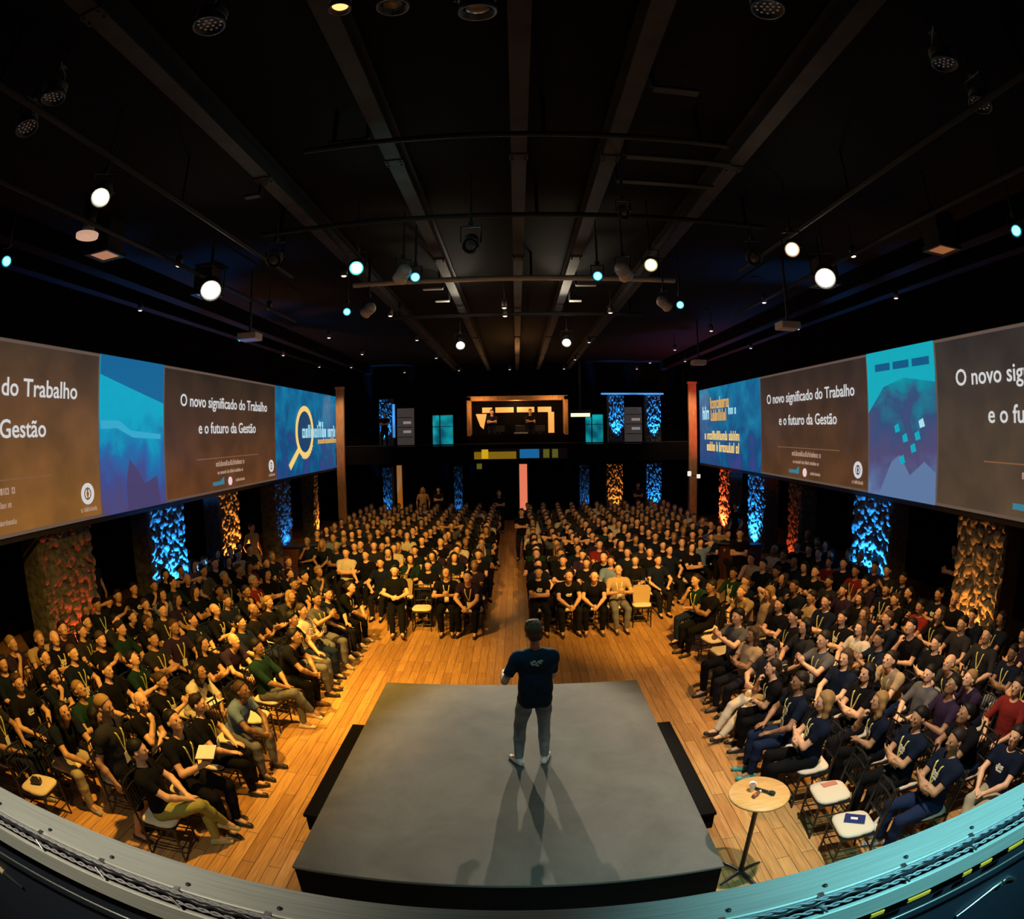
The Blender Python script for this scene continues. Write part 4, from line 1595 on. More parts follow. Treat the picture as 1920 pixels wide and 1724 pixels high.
for side, nm in (('L', 'left'), ('R', 'right')):
    W = Wall(side)
    t = thing('projection_screen', 'long wall screen along the %s side with brown slides and blue pictures' % nm, 'screen')
    y_end = 25.9 if side == 'L' else 24.85
    a, b = sorted((W.sx * 8.01, W.sx * 8.15))
    MB().box((a, -1.0, SZ0 - .02), (b, y_end, SZ1 + .02)).build('screen_back', M_BACK, t)
    slide(W, 2.3, 9.12 if side == 'L' else 9.0, SM[(side, 0)], t)
    slide(W, 11.55, 18.4 if side == 'L' else 18.1, SM[(side, 1)], t)
    ya, yb = (9.12, 11.55) if side == 'L' else (9.0, 11.55)
    pn = W.panel(ya, yb, SZ0, SZ1, .012).build('picture', PM_A if side == 'L' else PM_C, t)
    W.panel(-.9, 2.3, SZ0, SZ1, .012).build('picture', PM_B, t)
    ys = 18.4 if side == 'L' else 18.1
    pf = W.panel(ys, y_end, SZ0, SZ1, .012).build('picture', PM_B, t)
    if side == 'L':
        ma = mat('picture_field_blue', (.02, .02, .02), .6, emit=lin((8, 98, 148)), strength=1)
        quad_on(W, [(ya, SZ1), (ya, 5.45), (yb, 4.95), (yb, SZ1)], ma, pn, 'sky_field')
        mp_ = mat('picture_field_plum', (.02, .02, .02), .6, emit=lin((70, 62, 105)), strength=1)
        quad_on(W, [(10.0, SZ0), (10.0, 3.3), (10.15, 3.75), (10.45, 3.5), (10.7, 3.2), (11.2, 3.35), (11.3, SZ0)], mp_, pn, 'figure_field')
        mq = mat('picture_field_pale', (.02, .02, .02), .6, emit=lin((50, 165, 200)), strength=1)
        quad_on(W, [(9.15, 4.55), (9.15, 4.38), (9.7, 4.40), (10.3, 4.2), (11.4, 4.15), (11.4, 4.26), (10.2, 4.35), (9.8, 4.55)], mq, pn, 'glint_field', .018)
        # magnifying-glass logo with lettering
        rg = ring(.78, .98, .012, 40)
        for k in range(9):
            an = -.6 - k * .16
            rg.box((math.cos(an) * .99 - .04, math.sin(an) * .99 - .04, 0), (math.cos(an) * .99 + .04, math.sin(an) * .99 + .04, .013))
        o = rg.build('lens_ring_logo', M_YEL, pf)
        o.matrix_local = W.M(21.2, 4.28, .03)
        hd = MB().prism([(-.72, -.55), (-.58, -.72), (-1.55, -1.35), (-1.72, -1.16)], 0, .012)
        o = hd.build('lens_handle_logo', M_YEL, pf)
        o.matrix_local = W.M(21.2, 4.28, .03)
        lens = ring(0, .76, .006, 32).build('lens_field', M_DKB, pf)
        lens.matrix_local = W.M(21.2, 4.28, .022)
        marks_on(W, 23.0, 4.05, M_LBL, pf, 4.2, .50, 6, .045)
        marks_on(W, 23.1, 4.5, M_LBL, pf, .6, .26, 7, .045)
        marks_on(W, 24.0, 3.80, M_ORG, pf, 2.6, .24, 8, .045)
    else:
        mt = mat('picture_field_cyan', (.02, .02, .02), .6, emit=lin((5, 165, 185)), strength=1)
        quad_on(W, [(yb, SZ1), (yb, 4.5), (10.9, 5.05), (10.1, 5.2), (ya, 5.05), (ya, SZ1)], mt, pn, 'ceiling_field')
        md = mat('picture_field_deep', (.02, .02, .02), .6, emit=lin((5, 85, 130)), strength=1)
        for q in range(3):
            y = 11.2 - q * .72
            quad_on(W, [(y, 5.56), (y, 5.4), (y - .6, 5.4), (y - .6, 5.56)], md, pn, 'window_field', .02)
        mw_ = mat('picture_field_table', (.02, .02, .02), .6, emit=lin((92, 118, 158)), strength=1)
        quad_on(W, [(11.1, SZ0), (10.6, 3.45), (10.3, 3.6), (9.9, 3.2), (9.4, 3.5), (ya, 3.3), (ya, SZ0)], mw_, pn, 'table_field')
        for (yy, zz) in ((10.5, 4.2), (10.2, 4.0), (9.75, 4.05), (9.6, 4.3), (9.9, 3.8), (10.3, 3.55)):
            quad_on(W, [(yy, zz), (yy - .05, zz - .14), (yy - .22, zz - .1), (yy - .15, zz + .06)], M_LBL if yy < 9.7 else mt, pn, 'glint_field', .018)
        marks_on(W, 22.2, 4.98, M_ORG, pf, 2.2, .46, 9)
        marks_on(W, 22.3, 4.48, M_ORG, pf, 1.9, .46, 10)
        marks_on(W, 20.7, 4.7, M_LBL, pf, .9, .34, 11)
        marks_on(W, 23.9, 4.55, M_LBL, pf, .9, .55, 12)
        marks_on(W, 22.0, 3.72, M_YEL, pf, 4.2, .36, 13)
        marks_on(W, 21.9, 3.26, M_YEL, pf, 3.8, .38, 14)
    cb = MB().box((min(W.sx * 8.0, W.sx * 7.955), -1.0, SZ0 - .09), (max(W.sx * 8.0, W.sx * 7.955), y_end, SZ0 - .025))
    cb.build('lower_batten', M_BACK, t)


# ================================================================= the stage, the speaker, the railing in front of the camera
M_STAGE = mat('stage_carpet', (.10, .098, .09), .85)
_n = N(M_STAGE)
_tc = _n.add('ShaderNodeTexCoord')
_ns = _n.add('ShaderNodeTexNoise', i_Scale=1.3, i_Detail=8.0, i_Roughness=.65, i_Distortion=.4)
_n.link(_tc.outputs['Object'], _ns.inputs['Vector'])
_nf = _n.add('ShaderNodeTexNoise', i_Scale=220.0, i_Detail=2.0)
_n.link(_tc.outputs['Object'], _nf.inputs['Vector'])
_c = _n.ramp(_ns.outputs['Fac'], [(.3, (.062, .060, .054)), (.5, (.085, .082, .075)), (.72, (.11, .106, .096))])
_n.link(_n.mix(.25, _c, _nf.outputs['Color'], 'SOFT_LIGHT'), _n.b.inputs['Base Color'])
_bp = _n.add('ShaderNodeBump', i_Strength=.3, i_Distance=.004)
_n.link(_nf.outputs['Fac'], _bp.inputs['Height'])
_n.link(_bp.outputs[0], _n.b.inputs['Normal'])
M_SKIRT = mat('black_stage_skirt', (.0035, .003, .003), .9, spec=.08)
SX0, SX1, SY0, SY1, SH = -1.99, 1.73, 3.68, 8.02, .43
st = thing('stage', 'low square stage platform covered in dark grey carpet', 'stage', ((SX0 + SX1) / 2, 5.85, 0))
o = MB().box((SX0, SY0, SH - .03), (SX1, SY1, SH), .006).build('carpet_top', M_STAGE, st)
o.matrix_parent_inverse = Matrix.Translation((-(SX0 + SX1) / 2, -5.85, 0))
o = MB().box((SX0 + .015, SY0 + .015, 0), (SX1 - .015, SY1 - .015, SH - .03)).build('skirt', M_SKIRT, st)
o.matrix_parent_inverse = Matrix.Translation((-(SX0 + SX1) / 2, -5.85, 0))
for x0, x1, lab in ((SX0 - .27, SX0 - .005, 'left'), (SX1 + .005, SX1 + .27, 'right')):
    s = MB()
    s.box((x0, 4.75, .20), (x1, 6.95, .24), .006)
    s.box((x0 + .02, 4.78, 0), (x1 - .012, 6.92, .20))
    o = s.build('stage_step', M_SKIRT)
    tag(o, 'long black step against the %s edge of the stage' % lab, 'step', 'steps beside the stage')

# ---- the speaker
M_JEANS = mat('grey_blue_jeans', (.10, .13, .15), .8)
_n = N(M_JEANS)
_tc = _n.add('ShaderNodeTexCoord')
_ns = _n.add('ShaderNodeTexNoise', i_Scale=10.0, i_Detail=4.0)
_n.link(_tc.outputs['Object'], _ns.inputs['Vector'])
_n.link(_n.ramp(_ns.outputs['Fac'], [(.3, (.14, .17, .19)), (.7, (.30, .34, .36))]), _n.b.inputs['Base Color'])
_bp = _n.add('ShaderNodeBump', i_Strength=.5, i_Distance=.03)
_n.link(_ns.outputs['Fac'], _bp.inputs['Height'])
_n.link(_bp.outputs[0], _n.b.inputs['Normal'])
M_TEE = mat('navy_tee', (.008, .025, .045), .85, spec=.2)
_n = N(M_TEE)
_tc = _n.add('ShaderNodeTexCoord')
_ns = _n.add('ShaderNodeTexNoise', i_Scale=6.0, i_Detail=3.0)
_n.link(_tc.outputs['Object'], _ns.inputs['Vector'])
_bp = _n.add('ShaderNodeBump', i_Strength=.6, i_Distance=.04)
_n.link(_ns.outputs['Fac'], _bp.inputs['Height'])
_n.link(_bp.outputs[0], _n.b.inputs['Normal'])
M_SPSKIN = mat('speaker_skin', (.60, .36, .24), .5)
M_SPHAIR = mat('speaker_brown_hair', (.11, .058, .026), .7, spec=.15)
M_SOLE = mat('white_sneaker', (.62, .60, .56), .5)
SP = dict(hip=.93, lean=-1, nod=2, yaw=8, tilt=-4, build=.96, sleeve=.21,
          l=((-.175, .04, .085), (-.2, 1, 0), (-.55, 1, 0)), r=((.115, .05, .085), (.15, 1, 0), (.45, 1, 0)),
          L=((-.31, .20, 1.13), (-.55, -.55, -1), (.75, .6, .2), (.5, -.4, -.6), (.2, .5, .9), .7),
          R=((.07, .25, 1.24), (.45, -.35, -1), (-.6, .3, .6), (-.3, -.9, .2), (-.2, -.2, 1), .9))
body, shirt, trou, shoe2, hc, Mh, u = person_blobs(SP, True, .0085)
# a loose tee that hangs past the waist
shirt.ell(u(0, .0, -.06), V3(.185, .135, .10), .06)
shirt.ell(u(0, -.01, .12), V3(.172, .13, .18), .06)
shirt.chain([u(-.13, -.05, .40), u(-.12, -.075, .10), u(-.10, -.07, -.08)], [.05, .045, .05], .05)
shirt.chain([u(.13, -.05, .40), u(.12, -.075, .10), u(.10, -.07, -.08)], [.05, .045, .05], .05)
nc = u(0, .004, .545)
hem = .785
cut = lambda X, Y, Z: np.maximum(.060 - np.sqrt((X - nc[0]) ** 2 + (Y - nc[1]) ** 2 + ((Z - nc[2]) * .75) ** 2), hem + .012 * np.sin(X * 22) - Z)
FEET = (.155, 5.74, SH)
sp = put('person', np_mesh('person_body', [(*body.mesh(.0062), 0)], [M_SPSKIN]), None, FEET, (0, 0, R(6)))
tag(sp, 'man in navy t-shirt and grey jeans standing on the stage, back to camera', 'person')
_SV, _SQ = shirt.mesh(.0085, cut)
put('shirt', np_mesh('shirt', [(_SV, _SQ, 0)], [M_TEE]), sp)
put('trousers', np_mesh('trousers', [(*trou.mesh(.0085), 0)], [M_JEANS]), sp)
for _b in shoe2:
    put('shoe', np_mesh('shoe', [(*_b.mesh(.007), 0)], [M_SOLE]), sp)
hb, hcut = hair_blob('side')
hb.ell((0, -.075, -.03), (.066, .045, .055))
hb.ell((0, -.01, .055), (.086, .100, .090))
hb.cap((-.045, -.02, .118), (.05, .0, .112), .024, .022)
hb.cap((-.06, -.06, .06), (.05, -.09, .05), .026, .024)
_V, _Q = hb.mesh(.006, hcut)
_rs = np.random.RandomState(4)
_V = _V + .0022 * np.sin(_V[:, [1, 2, 0]] * 260) + .002 * np.sin(_V[:, [2, 0, 1]] * 150)
hr = put('hair', np_mesh('hair', [(_V, _Q, 0)], [M_SPHAIR]), sp)
_m4 = Matrix(Mh.tolist()).to_4x4()
_m4.translation = Vector(hc)
hr.matrix_local = _m4
for _q in EYES_MESH:
    e = put('eye', _q, sp)
    e.matrix_local = _m4
# printed mark high on the back of the tee
M_BACKPRINT = mat('pale_yellow_print', (.55, .52, .22), .7)
M_BACKPRINT2 = mat('white_print', (.6, .58, .52), .7)
pm = MB()
for j, (x, z, wx, wz) in enumerate(((-.045, .415, .016, .012), (-.02, .43, .014, .009), (.0, .405, .012, .012), (.025, .425, .016, .008), (.05, .43, .018, .010), (-.03, .395, .020, .007), (.04, .408, .016, .006), (.012, .385, .014, .006))):
    c = u(x, 0, z)
    pm.cur = j % 2
    _near = _SV[(np.abs(_SV[:, 0] - c[0]) < .016) & (np.abs(_SV[:, 2] - c[2]) < .016)]
    ys = _near[:, 1].min()
    pm.box((c[0] - wx, ys - .003, c[2] - wz), (c[0] + wx, ys + .012, c[2] + wz), .001)
put('back_print', pm.mesh('back_print', [M_BACKPRINT, M_BACKPRINT2]), sp)
belt = MB()

# ---- railing: aluminium top bar of the video wall in front of the camera, with cables, lower rail and rod
M_ALU = mat('brushed_aluminium', (.52, .52, .50), .42, .35)
_n = N(M_ALU)
_tc = _n.add('ShaderNodeTexCoord')
_mp = _n.add('ShaderNodeMapping')
_mp.inputs['Scale'].default_value = (1, 60, 60)
_n.link(_tc.outputs['Object'], _mp.inputs[0])
_ns = _n.add('ShaderNodeTexNoise', i_Scale=2.0, i_Detail=5.0)
_n.link(_mp.outputs[0], _ns.inputs['Vector'])
_n.link(_n.ramp(_ns.outputs['Fac'], [(.3, (.44, .44, .43)), (.7, (.60, .60, .58))]), _n.b.inputs['Base Color'])
M_CABLE = mat('black_cable', (.02, .02, .025), .35)
M_CABLE2 = mat('grey_braided_cable', (.30, .28, .33), .4)
M_NAVY = mat('dark_navy_panel', (.012, .018, .035), .6)
M_TAPE = mat('yellow_tape', (.9, .33, .02), .6)


def yat(el, z):
    return (CAMZ - z) / math.tan(R(el))


RX = 3.2
ZT = 2.70
vw = thing('video_wall', 'dark back of the video wall frame with an aluminium top bar, below the camera', 'video wall', (0, 0, 0))
ya0, ya1 = yat(50.7, ZT), yat(47.4, ZT)
m = MB()
m.box((-RX, ya0, ZT - .045), (RX, ya1, ZT), .004)
m.build('top_bar', M_ALU, vw)
m = MB()
m.box((-RX, ya1 - .10, .0), (RX, ya1 - .02, ZT - .05))
m.build('panel_wall', M_NAVY, vw)
zb1 = 2.56
yb = ya0 - .030
m = MB()
m.box((-RX, yb - .015, CAMZ - (yb - .015) * math.tan(R(54.85))), (RX, yb + .012, CAMZ - (yb - .015) * math.tan(R(53.1))), .004)
m.build('lower_rail', M_ALU, vw)
m = MB()
yc = ya0 - .075
zc = CAMZ - yc * math.tan(R(56.5))
m.tube([(-RX, yc, zc), (RX, yc, zc)], .0065, 8)
m.build('rod', M_CHROME, vw)
m = MB()
yl = ya0 - .01
m.box((-RX, yl - .02, ZT - .19), (RX, ya1 - .11, ZT - .06))
m.build('cable_channel', M_BLACK, vw)
# bolts and clamps along the bar
for i in range(13):
    x = -2.1 + i * .335
    b = MB()
    b.lathe([(.009, 0), (.009, .005), (.006, .008), (.001, .009)], 8, Matrix.Translation((x + .03, ya0 + .035, ZT)))
    b.build('bolt', M_CABLE, vw)
    c = MB()
    c.box((x - .012, ya0 - .028, ZT - .045), (x + .012, ya0 + .012, ZT + .004), .003)
    c.tube([(x - .02, ya0 - .03, ZT - .02), (x + .02, ya0 - .045, ZT - .05)], .006, 6)
    c.build('clamp', M_CHROME, vw)
# twisted cables resting in the channel
for j, (el, r, m_, amp) in enumerate(((51.15, .007, M_CABLE2, .004), (51.6, .009, M_CABLE, .003), (52.25, .0065, M_CABLE2, .005))):
    yy = ya0 - .022 - j * .006
    z = CAMZ - yy * math.tan(R(el))
    for ph in ((0, PI) if m_ is M_CABLE2 else (0,)):
        mb = MB()
        mb.tube([(-RX + i * .014, yy + amp * math.cos(i * .9 + ph), z + amp * 1.2 * math.sin(i * .9 + ph)) for i in range(int(2 * RX / .014))], r * (.6 if m_ is M_CABLE2 else 1), 6)
        mb.build('cable', m_, vw)
for x, wd in ((1.37, .11), (1.62, .05), (1.73, .07), (1.92, .10), (1.18, .06)):
    zz = CAMZ - (yb - .02) * math.tan(R(55.1))
    MB().box((x - wd / 2, yb - .021, zz - .018), (x + wd / 2, yb - .012, zz + .002), .002).build('yellow_tape', M_TAPE, vw)
# silver hook tool hanging on the back, right end; stub at the left end
yk = ya1 - .109
m = MB()


def kz(el, y=yk):
    return CAMZ - y * math.tan(R(el))


KX = 1 / math.cos(R(59))
m.tube([(yk * KX * .81 * 1.0, yk, kz(59.9)), (yk * KX * .87, yk, kz(59.2)), (yk * KX * .90, yk, kz(58.9))], [.007, .008, .011], 8)
m.tube([(yk * KX * .90, yk, kz(58.9)), (yk * KX * .935, yk, kz(58.6)), (yk * KX * .985, yk, kz(59.5))], [.012, .016, .006], 8)
m.lathe([(.008, -.006), (.02, -.006), (.02, .006), (.008, .006)], 16, Matrix.Translation((yk * KX * .925, yk - .01, kz(58.7))) @ Matrix.Rotation(PI / 2, 4, 'X'))
o = m.build('hook_wrench', M_CHROME)
tag(o, 'silver hook wrench hanging behind the right end of the video wall', 'tool')
m = MB()
m.tube([(yk * KX * -1.10, yk, kz(58.3)), (yk * KX * -1.055, yk, kz(58.9))], [.022, .016], 10)
o = m.build('cable_stub', mat('tan_cable_sleeve', (.40, .30, .18), .6))
tag(o, 'short tan cable end with grey tip behind the left end of the video wall', 'cable')
m = MB()
m.tube([(yk * KX * -1.055, yk, kz(58.9)), (yk * KX * -1.0, yk, kz(59.4))], [.015, .007], 10)
m.build('grey_tip', M_STEEL, o)

# ---- bar table at the right of the stage
TX, TY, TH = 2.03, 3.93, 1.05
M_OAK = mat('light_oak_top', (.55, .36, .17), .45)
_n = N(M_OAK)
_tc = _n.add('ShaderNodeTexCoord')
_mp = _n.add('ShaderNodeMapping')
_mp.inputs['Scale'].default_value = (3, 22, 3)
_n.link(_tc.outputs['Object'], _mp.inputs[0])
_ns = _n.add('ShaderNodeTexNoise', i_Scale=2.2, i_Detail=5.0)
_n.link(_mp.outputs[0], _ns.inputs['Vector'])
_n.link(_n.ramp(_ns.outputs['Fac'], [(.3, (.62, .31, .09)), (.7, (.78, .43, .15))]), _n.b.inputs['Base Color'])
t = thing('bar_table', 'tall round bar table with light oak top and black leg, right of the stage', 'table', (TX, TY, 0))
MB().lathe([(.001, TH - .03), (.265, TH - .03), (.278, TH - .022), (.280, TH - .008), (.272, TH), (.001, TH)], 48).build('table_top', M_OAK, t)
m = MB()
m.lathe([(.024, .03), (.024, TH - .06), (.09, TH - .05), (.09, TH - .03)], 20)
m.build('leg', M_CAN, t)
for k, a in enumerate((25, 115, 205, 295)):
    q = MB()
    ca, sa = math.cos(R(a)), math.sin(R(a))
    L_ = .25 if k in (1, 2) else .27
    q.tube([(0, 0, .055), (ca * .12, sa * .12, .045), (ca * L_, sa * L_, .015)], [.024, .020, .014], 8)
    q.build('foot', M_CAN, t)
M_GLASS = mat('clear_glass', (.9, .95, 1), .05)
M_GLASS.node_tree.nodes['Principled BSDF'].inputs['Transmission Weight'].default_value = .85
M_WPLASTIC = mat('white_plastic', (.75, .72, .70), .4)
t = thing('paper_cup', 'small white cup on the bar table', 'cup', (TX - .06, TY + .05, TH))
MB().lathe([(.022, 0), (.032, .085), (.034, .09), (.030, .088), (.021, .004), (.001, .004)], 20).build('cup_body', M_WPLASTIC, t)
MB().lathe([(.001, .07), (.0285, .07), (.0285, .074), (.001, .074)], 20).build('drink', mat('tea', (.12, .05, .02), .2), t)
t = thing('bottle', 'small reddish-brown bottle lying by the cup on the bar table', 'bottle', (TX - .05, TY - .04, TH + .021))
RM = Matrix.Rotation(R(35), 4, 'Z') @ Matrix.Rotation(PI / 2, 4, 'Y')
MB().lathe([(.001, -.05), (.019, -.048), (.020, .02), (.010, .04), (.009, .055)], 16, RM).build('bottle_body', mat('brown_bottle', (.28, .07, .03), .25), t)
MB().lathe([(.011, .05), (.011, .068), (.001, .069)], 12, RM).build('cap', M_WPLASTIC, t)
t = thing('microphone', 'black handheld microphone lying on the bar table', 'microphone', (TX + .03, TY + .0, TH + .02))
RM = Matrix.Rotation(R(-48), 4, 'Z') @ Matrix.Rotation(PI / 2, 4, 'Y')
MB().lathe([(.001, -.10), (.012, -.10), (.013, .05), (.018, .07)], 16, RM).build('handle', M_CAN, t)
MB().lathe([(.018, .07), (.024, .085), (.024, .10), (.016, .118), (.001, .122)], 16, RM).build('grille', M_STEEL, t)


# ================================================================= the audience
rnd = random.Random(5)
ORD = ['first', 'second', 'third', 'fourth', 'fifth', 'sixth', 'seventh', 'eighth', 'ninth', 'tenth', 'eleventh', 'twelfth', 'thirteenth', 'fourteenth', 'fifteenth', 'sixteenth', 'seventeenth', 'eighteenth', 'nineteenth', 'twentieth']
POSELIST = ['hands resting on the thighs'] * 4 + ['arms folded'] * 5 + ['hands clasped between the knees'] * 3 + ['chin propped on one hand'] * 3 + ['legs crossed'] * 3 + ['a phone in both hands'] * 2 + ['hands behind the head'] + ['legs stretched out'] * 2 + ['both hands raised to clap']
POSEWORD = {'hands resting on the thighs': 'hands on thighs', 'arms folded': 'arms folded', 'hands clasped between the knees': 'leaning on the knees', 'chin propped on one hand': 'chin on one hand',
            'legs crossed': 'legs crossed', 'a phone in both hands': 'looking down at raised hands', 'hands behind the head': 'hands behind the head', 'legs stretched out': 'legs stretched out', 'both hands raised to clap': 'clapping'}
seats = []      # x, y, heading (deg, 0 = facing -Y towards the stage... see face()), block, row, seat


def face(dx, dy):
    """z rotation that turns +Y towards (dx, dy)"""
    return math.atan2(dy, dx) - PI / 2


FRONT_R = {3.79: None, 4.42: None, 5.0: 'blonde', 5.62: 'teal', 6.25: 'black', 6.9: 'cream'}
# side blocks: rows run along the stage, heads turned towards it
for side in (-1, 1):
    for r in range(7):
        base = (3.52, 4.38, 5.22, 6.05, 6.85, 7.45, 8.0)[r] if side < 0 else (3.12, 3.98, 4.82, 5.65, 6.45, 7.2, 7.9)[r]
        if r >= 6:
            continue
        y = {0: 3.95, 1: 4.40, 2: 3.68, 3: 3.9, 4: 4.3, 5: 4.9}[r] if side < 0 else {0: 3.79, 1: 3.66, 2: 3.4, 3: 3.6, 4: 3.9, 5: 4.3}[r]
        k = 0
        ymax = 11.0 + (base - 3.3) * .85
        while y < ymax:
            slope = .055 * (y - 4) if side > 0 else .0
            x = side * (base + slope)
            seats.append(dict(x=x, y=y, side=side, row=r, k=k, blk='left' if side < 0 else 'right', ang=face(-side, (5.8 - y) * .07)))
            y += .625
            k += 1
# centre blocks on both sides of the aisle
ROWY = [11.75, 12.62, 13.48, 14.32, 15.16, 16.0, 16.84, 17.68, 18.52, 19.36, 20.2, 21.04, 21.88, 22.7]
for side in (-1, 1):
    for r, yy in enumerate(ROWY):
        x = .95 if side < 0 else .42
        k = 0
        lim = min(2.65 + (yy - 11.75) * 1.0, 6.0)
        while x < lim:
            seats.append(dict(x=side * x, y=yy + .03 * x, side=side, row=r, k=k, blk='cl' if side < 0 else 'cr', ang=face(0, -1) + R(side * -1.5 * x)))
            x += .54
            k += 1

empty = {('right', 0, 0): 'red', ('right', 0, 1): 'booklet', ('right', 0, 8): None, ('right', 0, 9): None,
         ('left', 0, 4): None, ('left', 2, 0): 'bag', ('cl', 0, 2): None, ('cl', 1, 1): None, ('cr', 0, 4): None, ('cl', 1, 3): None}
for s in seats:
    s['key'] = (s['blk'], s['row'], s['k'])
    s['empty'] = s['key'] in empty
    d = math.hypot(s['x'], s['y'])
    s['d'] = d
    s['near'] = d < 8.3 or (s['blk'] in ('cl', 'cr') and s['row'] == 0) or (s['row'] == 0)
    if s['row'] == 0 and s['blk'] in ('left', 'right'):
        s['near'] = True
BLK = {'left': 'left side seats', 'right': 'right side seats', 'cl': 'centre seats left of the aisle', 'cr': 'centre seats right of the aisle'}
# people kept as single ones: all the nearest; the farthest rows become one crowd
occupied = sorted([s for s in seats if not s['empty']], key=lambda s: s['d'])
single = occupied[:296]
mass = occupied[296:]
single_keys = {s['key'] for s in single}


def where(s):
    if s['blk'] in ('left', 'right'):
        return '%s row of the %s, %s from the camera end' % (ORD[s['row']], BLK[s['blk']], ORD[s['k']])
    return '%s row of the %s, %s from the aisle' % (ORD[s['row']], BLK[s['blk']], ORD[s['k']])


def sh_where(s):
    if s['blk'] in ('left', 'right'):
        return '%s-side row %s, %s seat from camera' % (s['blk'], ORD[s['row']], ORD[s['k']])
    return '%s row %s of aisle, %s seat from it' % (ORD[s['row']], 'left' if s['blk'] == 'cl' else 'right', ORD[s['k']])


for s in seats:
    if s['key'] in single_keys or s['empty']:
        gl = {'left': 'chairs in the left side block', 'right': 'chairs in the right side block', 'cl': 'chairs left of the aisle', 'cr': 'chairs right of the aisle'}[s['blk']]
        lab = ('empty black chair with cream seat, ' if s['empty'] else 'black chair with cream seat, ') + sh_where(s)
        (full_chair if s['near'] else simple_chair)((s['x'], s['y'], 0), s['ang'], lab, gl)

# fixed looks for the people one can recognise near the stage: pose, hair, shirt, trousers, long sleeve, lanyard, chest print, shoes
DK = (.015, .015, .015)
LOOK = {
    ('left', 0, 0): ('legs crossed', 'short', 'black', 'olive', False, False, False, (.4, .38, .15)),
    ('left', 0, 1): ('a phone in both hands', 'short', 'black', 'black', False, True, False, DK),
    ('left', 0, 2): ('hands resting on the thighs', 'side', 'black', 'black', False, True, False, DK),
    ('left', 0, 3): ('hands clasped between the knees', 'bun', 'light blue', 'grey', False, False, False, DK),
    ('left', 0, 5): ('legs crossed', 'short', 'dark green', 'grey', True, False, False, (.6, .5, .4)),
    ('left', 1, 0): ('arms folded', 'long', 'black', 'black', False, True, False, DK),
    ('left', 1, 1): ('chin propped on one hand', 'bald', 'black', 'black', False, True, False, DK),
    ('left', 1, 3): ('hands clasped between the knees', 'long', 'white', 'cream', True, False, False, DK),
    ('right', 0, 2): ('arms folded', 'long', 'navy', 'black', False, True, True, DK),
    ('right', 0, 3): ('hands resting on the thighs', 'short', 'navy', 'blue', False, True, True, (.05, .3, .3)),
    ('right', 0, 4): ('chin propped on one hand', 'short', 'black', 'black', False, True, True, DK),
    ('right', 0, 5): ('legs stretched out', 'side', 'dark grey', 'cream', False, False, False, DK),
    ('right', 1, 0): ('arms folded', 'crop', 'navy', 'blue', False, True, True, (.4, .4, .4)),
    ('right', 1, 1): ('arms folded', 'bun', 'navy', 'black', False, True, True, DK),
    ('right', 1, 2): ('chin propped on one hand', 'long', 'navy', 'black', False, True, True, DK),
    ('right', 2, 0): ('legs crossed', 'short', 'navy', 'beige', False, False, True, (.5, .5, .5)),
    ('right', 0, 10): ('arms folded', 'short', 'black', 'black', False, False, False, DK),
    ('right', 1, 9): ('hands behind the head', 'long', 'tan', 'grey', False, False, False, DK),
    ('right', 0, 7): ('both hands raised to clap', 'short', 'grey', 'black', False, False, False, DK),
    ('cl', 0, 0): ('hands clasped between the knees', 'side', 'dark purple', 'black', False, True, False, DK),
    ('cl', 0, 1): ('a phone in both hands', 'long', 'black', 'black', False, True, False, DK),
    ('cr', 0, 3): ('a phone in both hands', 'crop', 'tan', 'grey', False, True, False, DK),
    ('cr', 0, 0): ('arms folded', 'short', 'black', 'dark', False, False, True, DK),
    ('cr', 0, 1): ('hands clasped between the knees', 'side', 'black', 'dark', False, False, True, DK),
}
TINT = {('left', 0, 0): 'black', ('left', 0, 1): 'black', ('left', 0, 2): 'brown', ('left', 0, 3): 'chestnut', ('left', 1, 0): 'black', ('right', 0, 2): 'blonde', ('right', 0, 3): 'brown', ('right', 1, 2): 'blonde', ('right', 1, 0): 'brown', ('right', 1, 1): 'black', ('right', 2, 0): 'brown', ('right', 1, 9): 'blonde'}
GROUPP = {'left': 'audience seated in the left side block', 'right': 'audience seated in the right side block', 'cl': 'audience seated left of the aisle', 'cr': 'audience seated right of the aisle'}
for s in single:
    big = s['d'] < 12.6
    lk = LOOK.get(s['key'])
    if lk:
        pose, hair, shirt, tr, ls, lan, chest, shoes = lk
    else:
        pose, hair, shirt = rnd.choice(POSELIST), rnd.choice(HAIR_W), rnd.choice(SHIRT_W)
        tr = rnd.choice(['black'] * 4 + ['dark'] * 4 + ['blue'] * 3 + ['grey'] + (['beige'] if s['row'] else []))
        ls, lan, chest = rnd.random() < .3, rnd.random() < .45, rnd.random() < .25
        shoes = rnd.choice([DK, DK, (.3, .3, .3), (.10, .05, .03)])
        if s['row'] and pose == 'legs stretched out':
            pose = 'arms folded'
    sc = rnd.uniform(.95, 1.04)
    x, y = s['x'] + rnd.uniform(-.03, .03), s['y'] + rnd.uniform(-.03, .03)
    a = s['ang'] + R(rnd.uniform(-17, 17))
    if big:
        if (pose, ls) not in KIT:
            ls = False
        o = person((x, y, 0), a, pose, hair, shirt, tr, ls, lan, chest, shoes, sc, None, TINT.get(s['key']))
    else:
        if (pose, hair) not in FARKIT:
            pose = 'arms folded'
        o = far_person((x, y, 0), a, pose, hair, shirt, sc)
    lab = '%s person in %s top, %s, %s' % (HAIRWORD[hair], shirt, POSEWORD[pose], sh_where(s))
    wl = lab.split()
    if len(wl) > 16:
        lab = 'person in %s top, %s' % (shirt, sh_where(s))
    tag(o, lab, 'person', GROUPP[s['blk']])

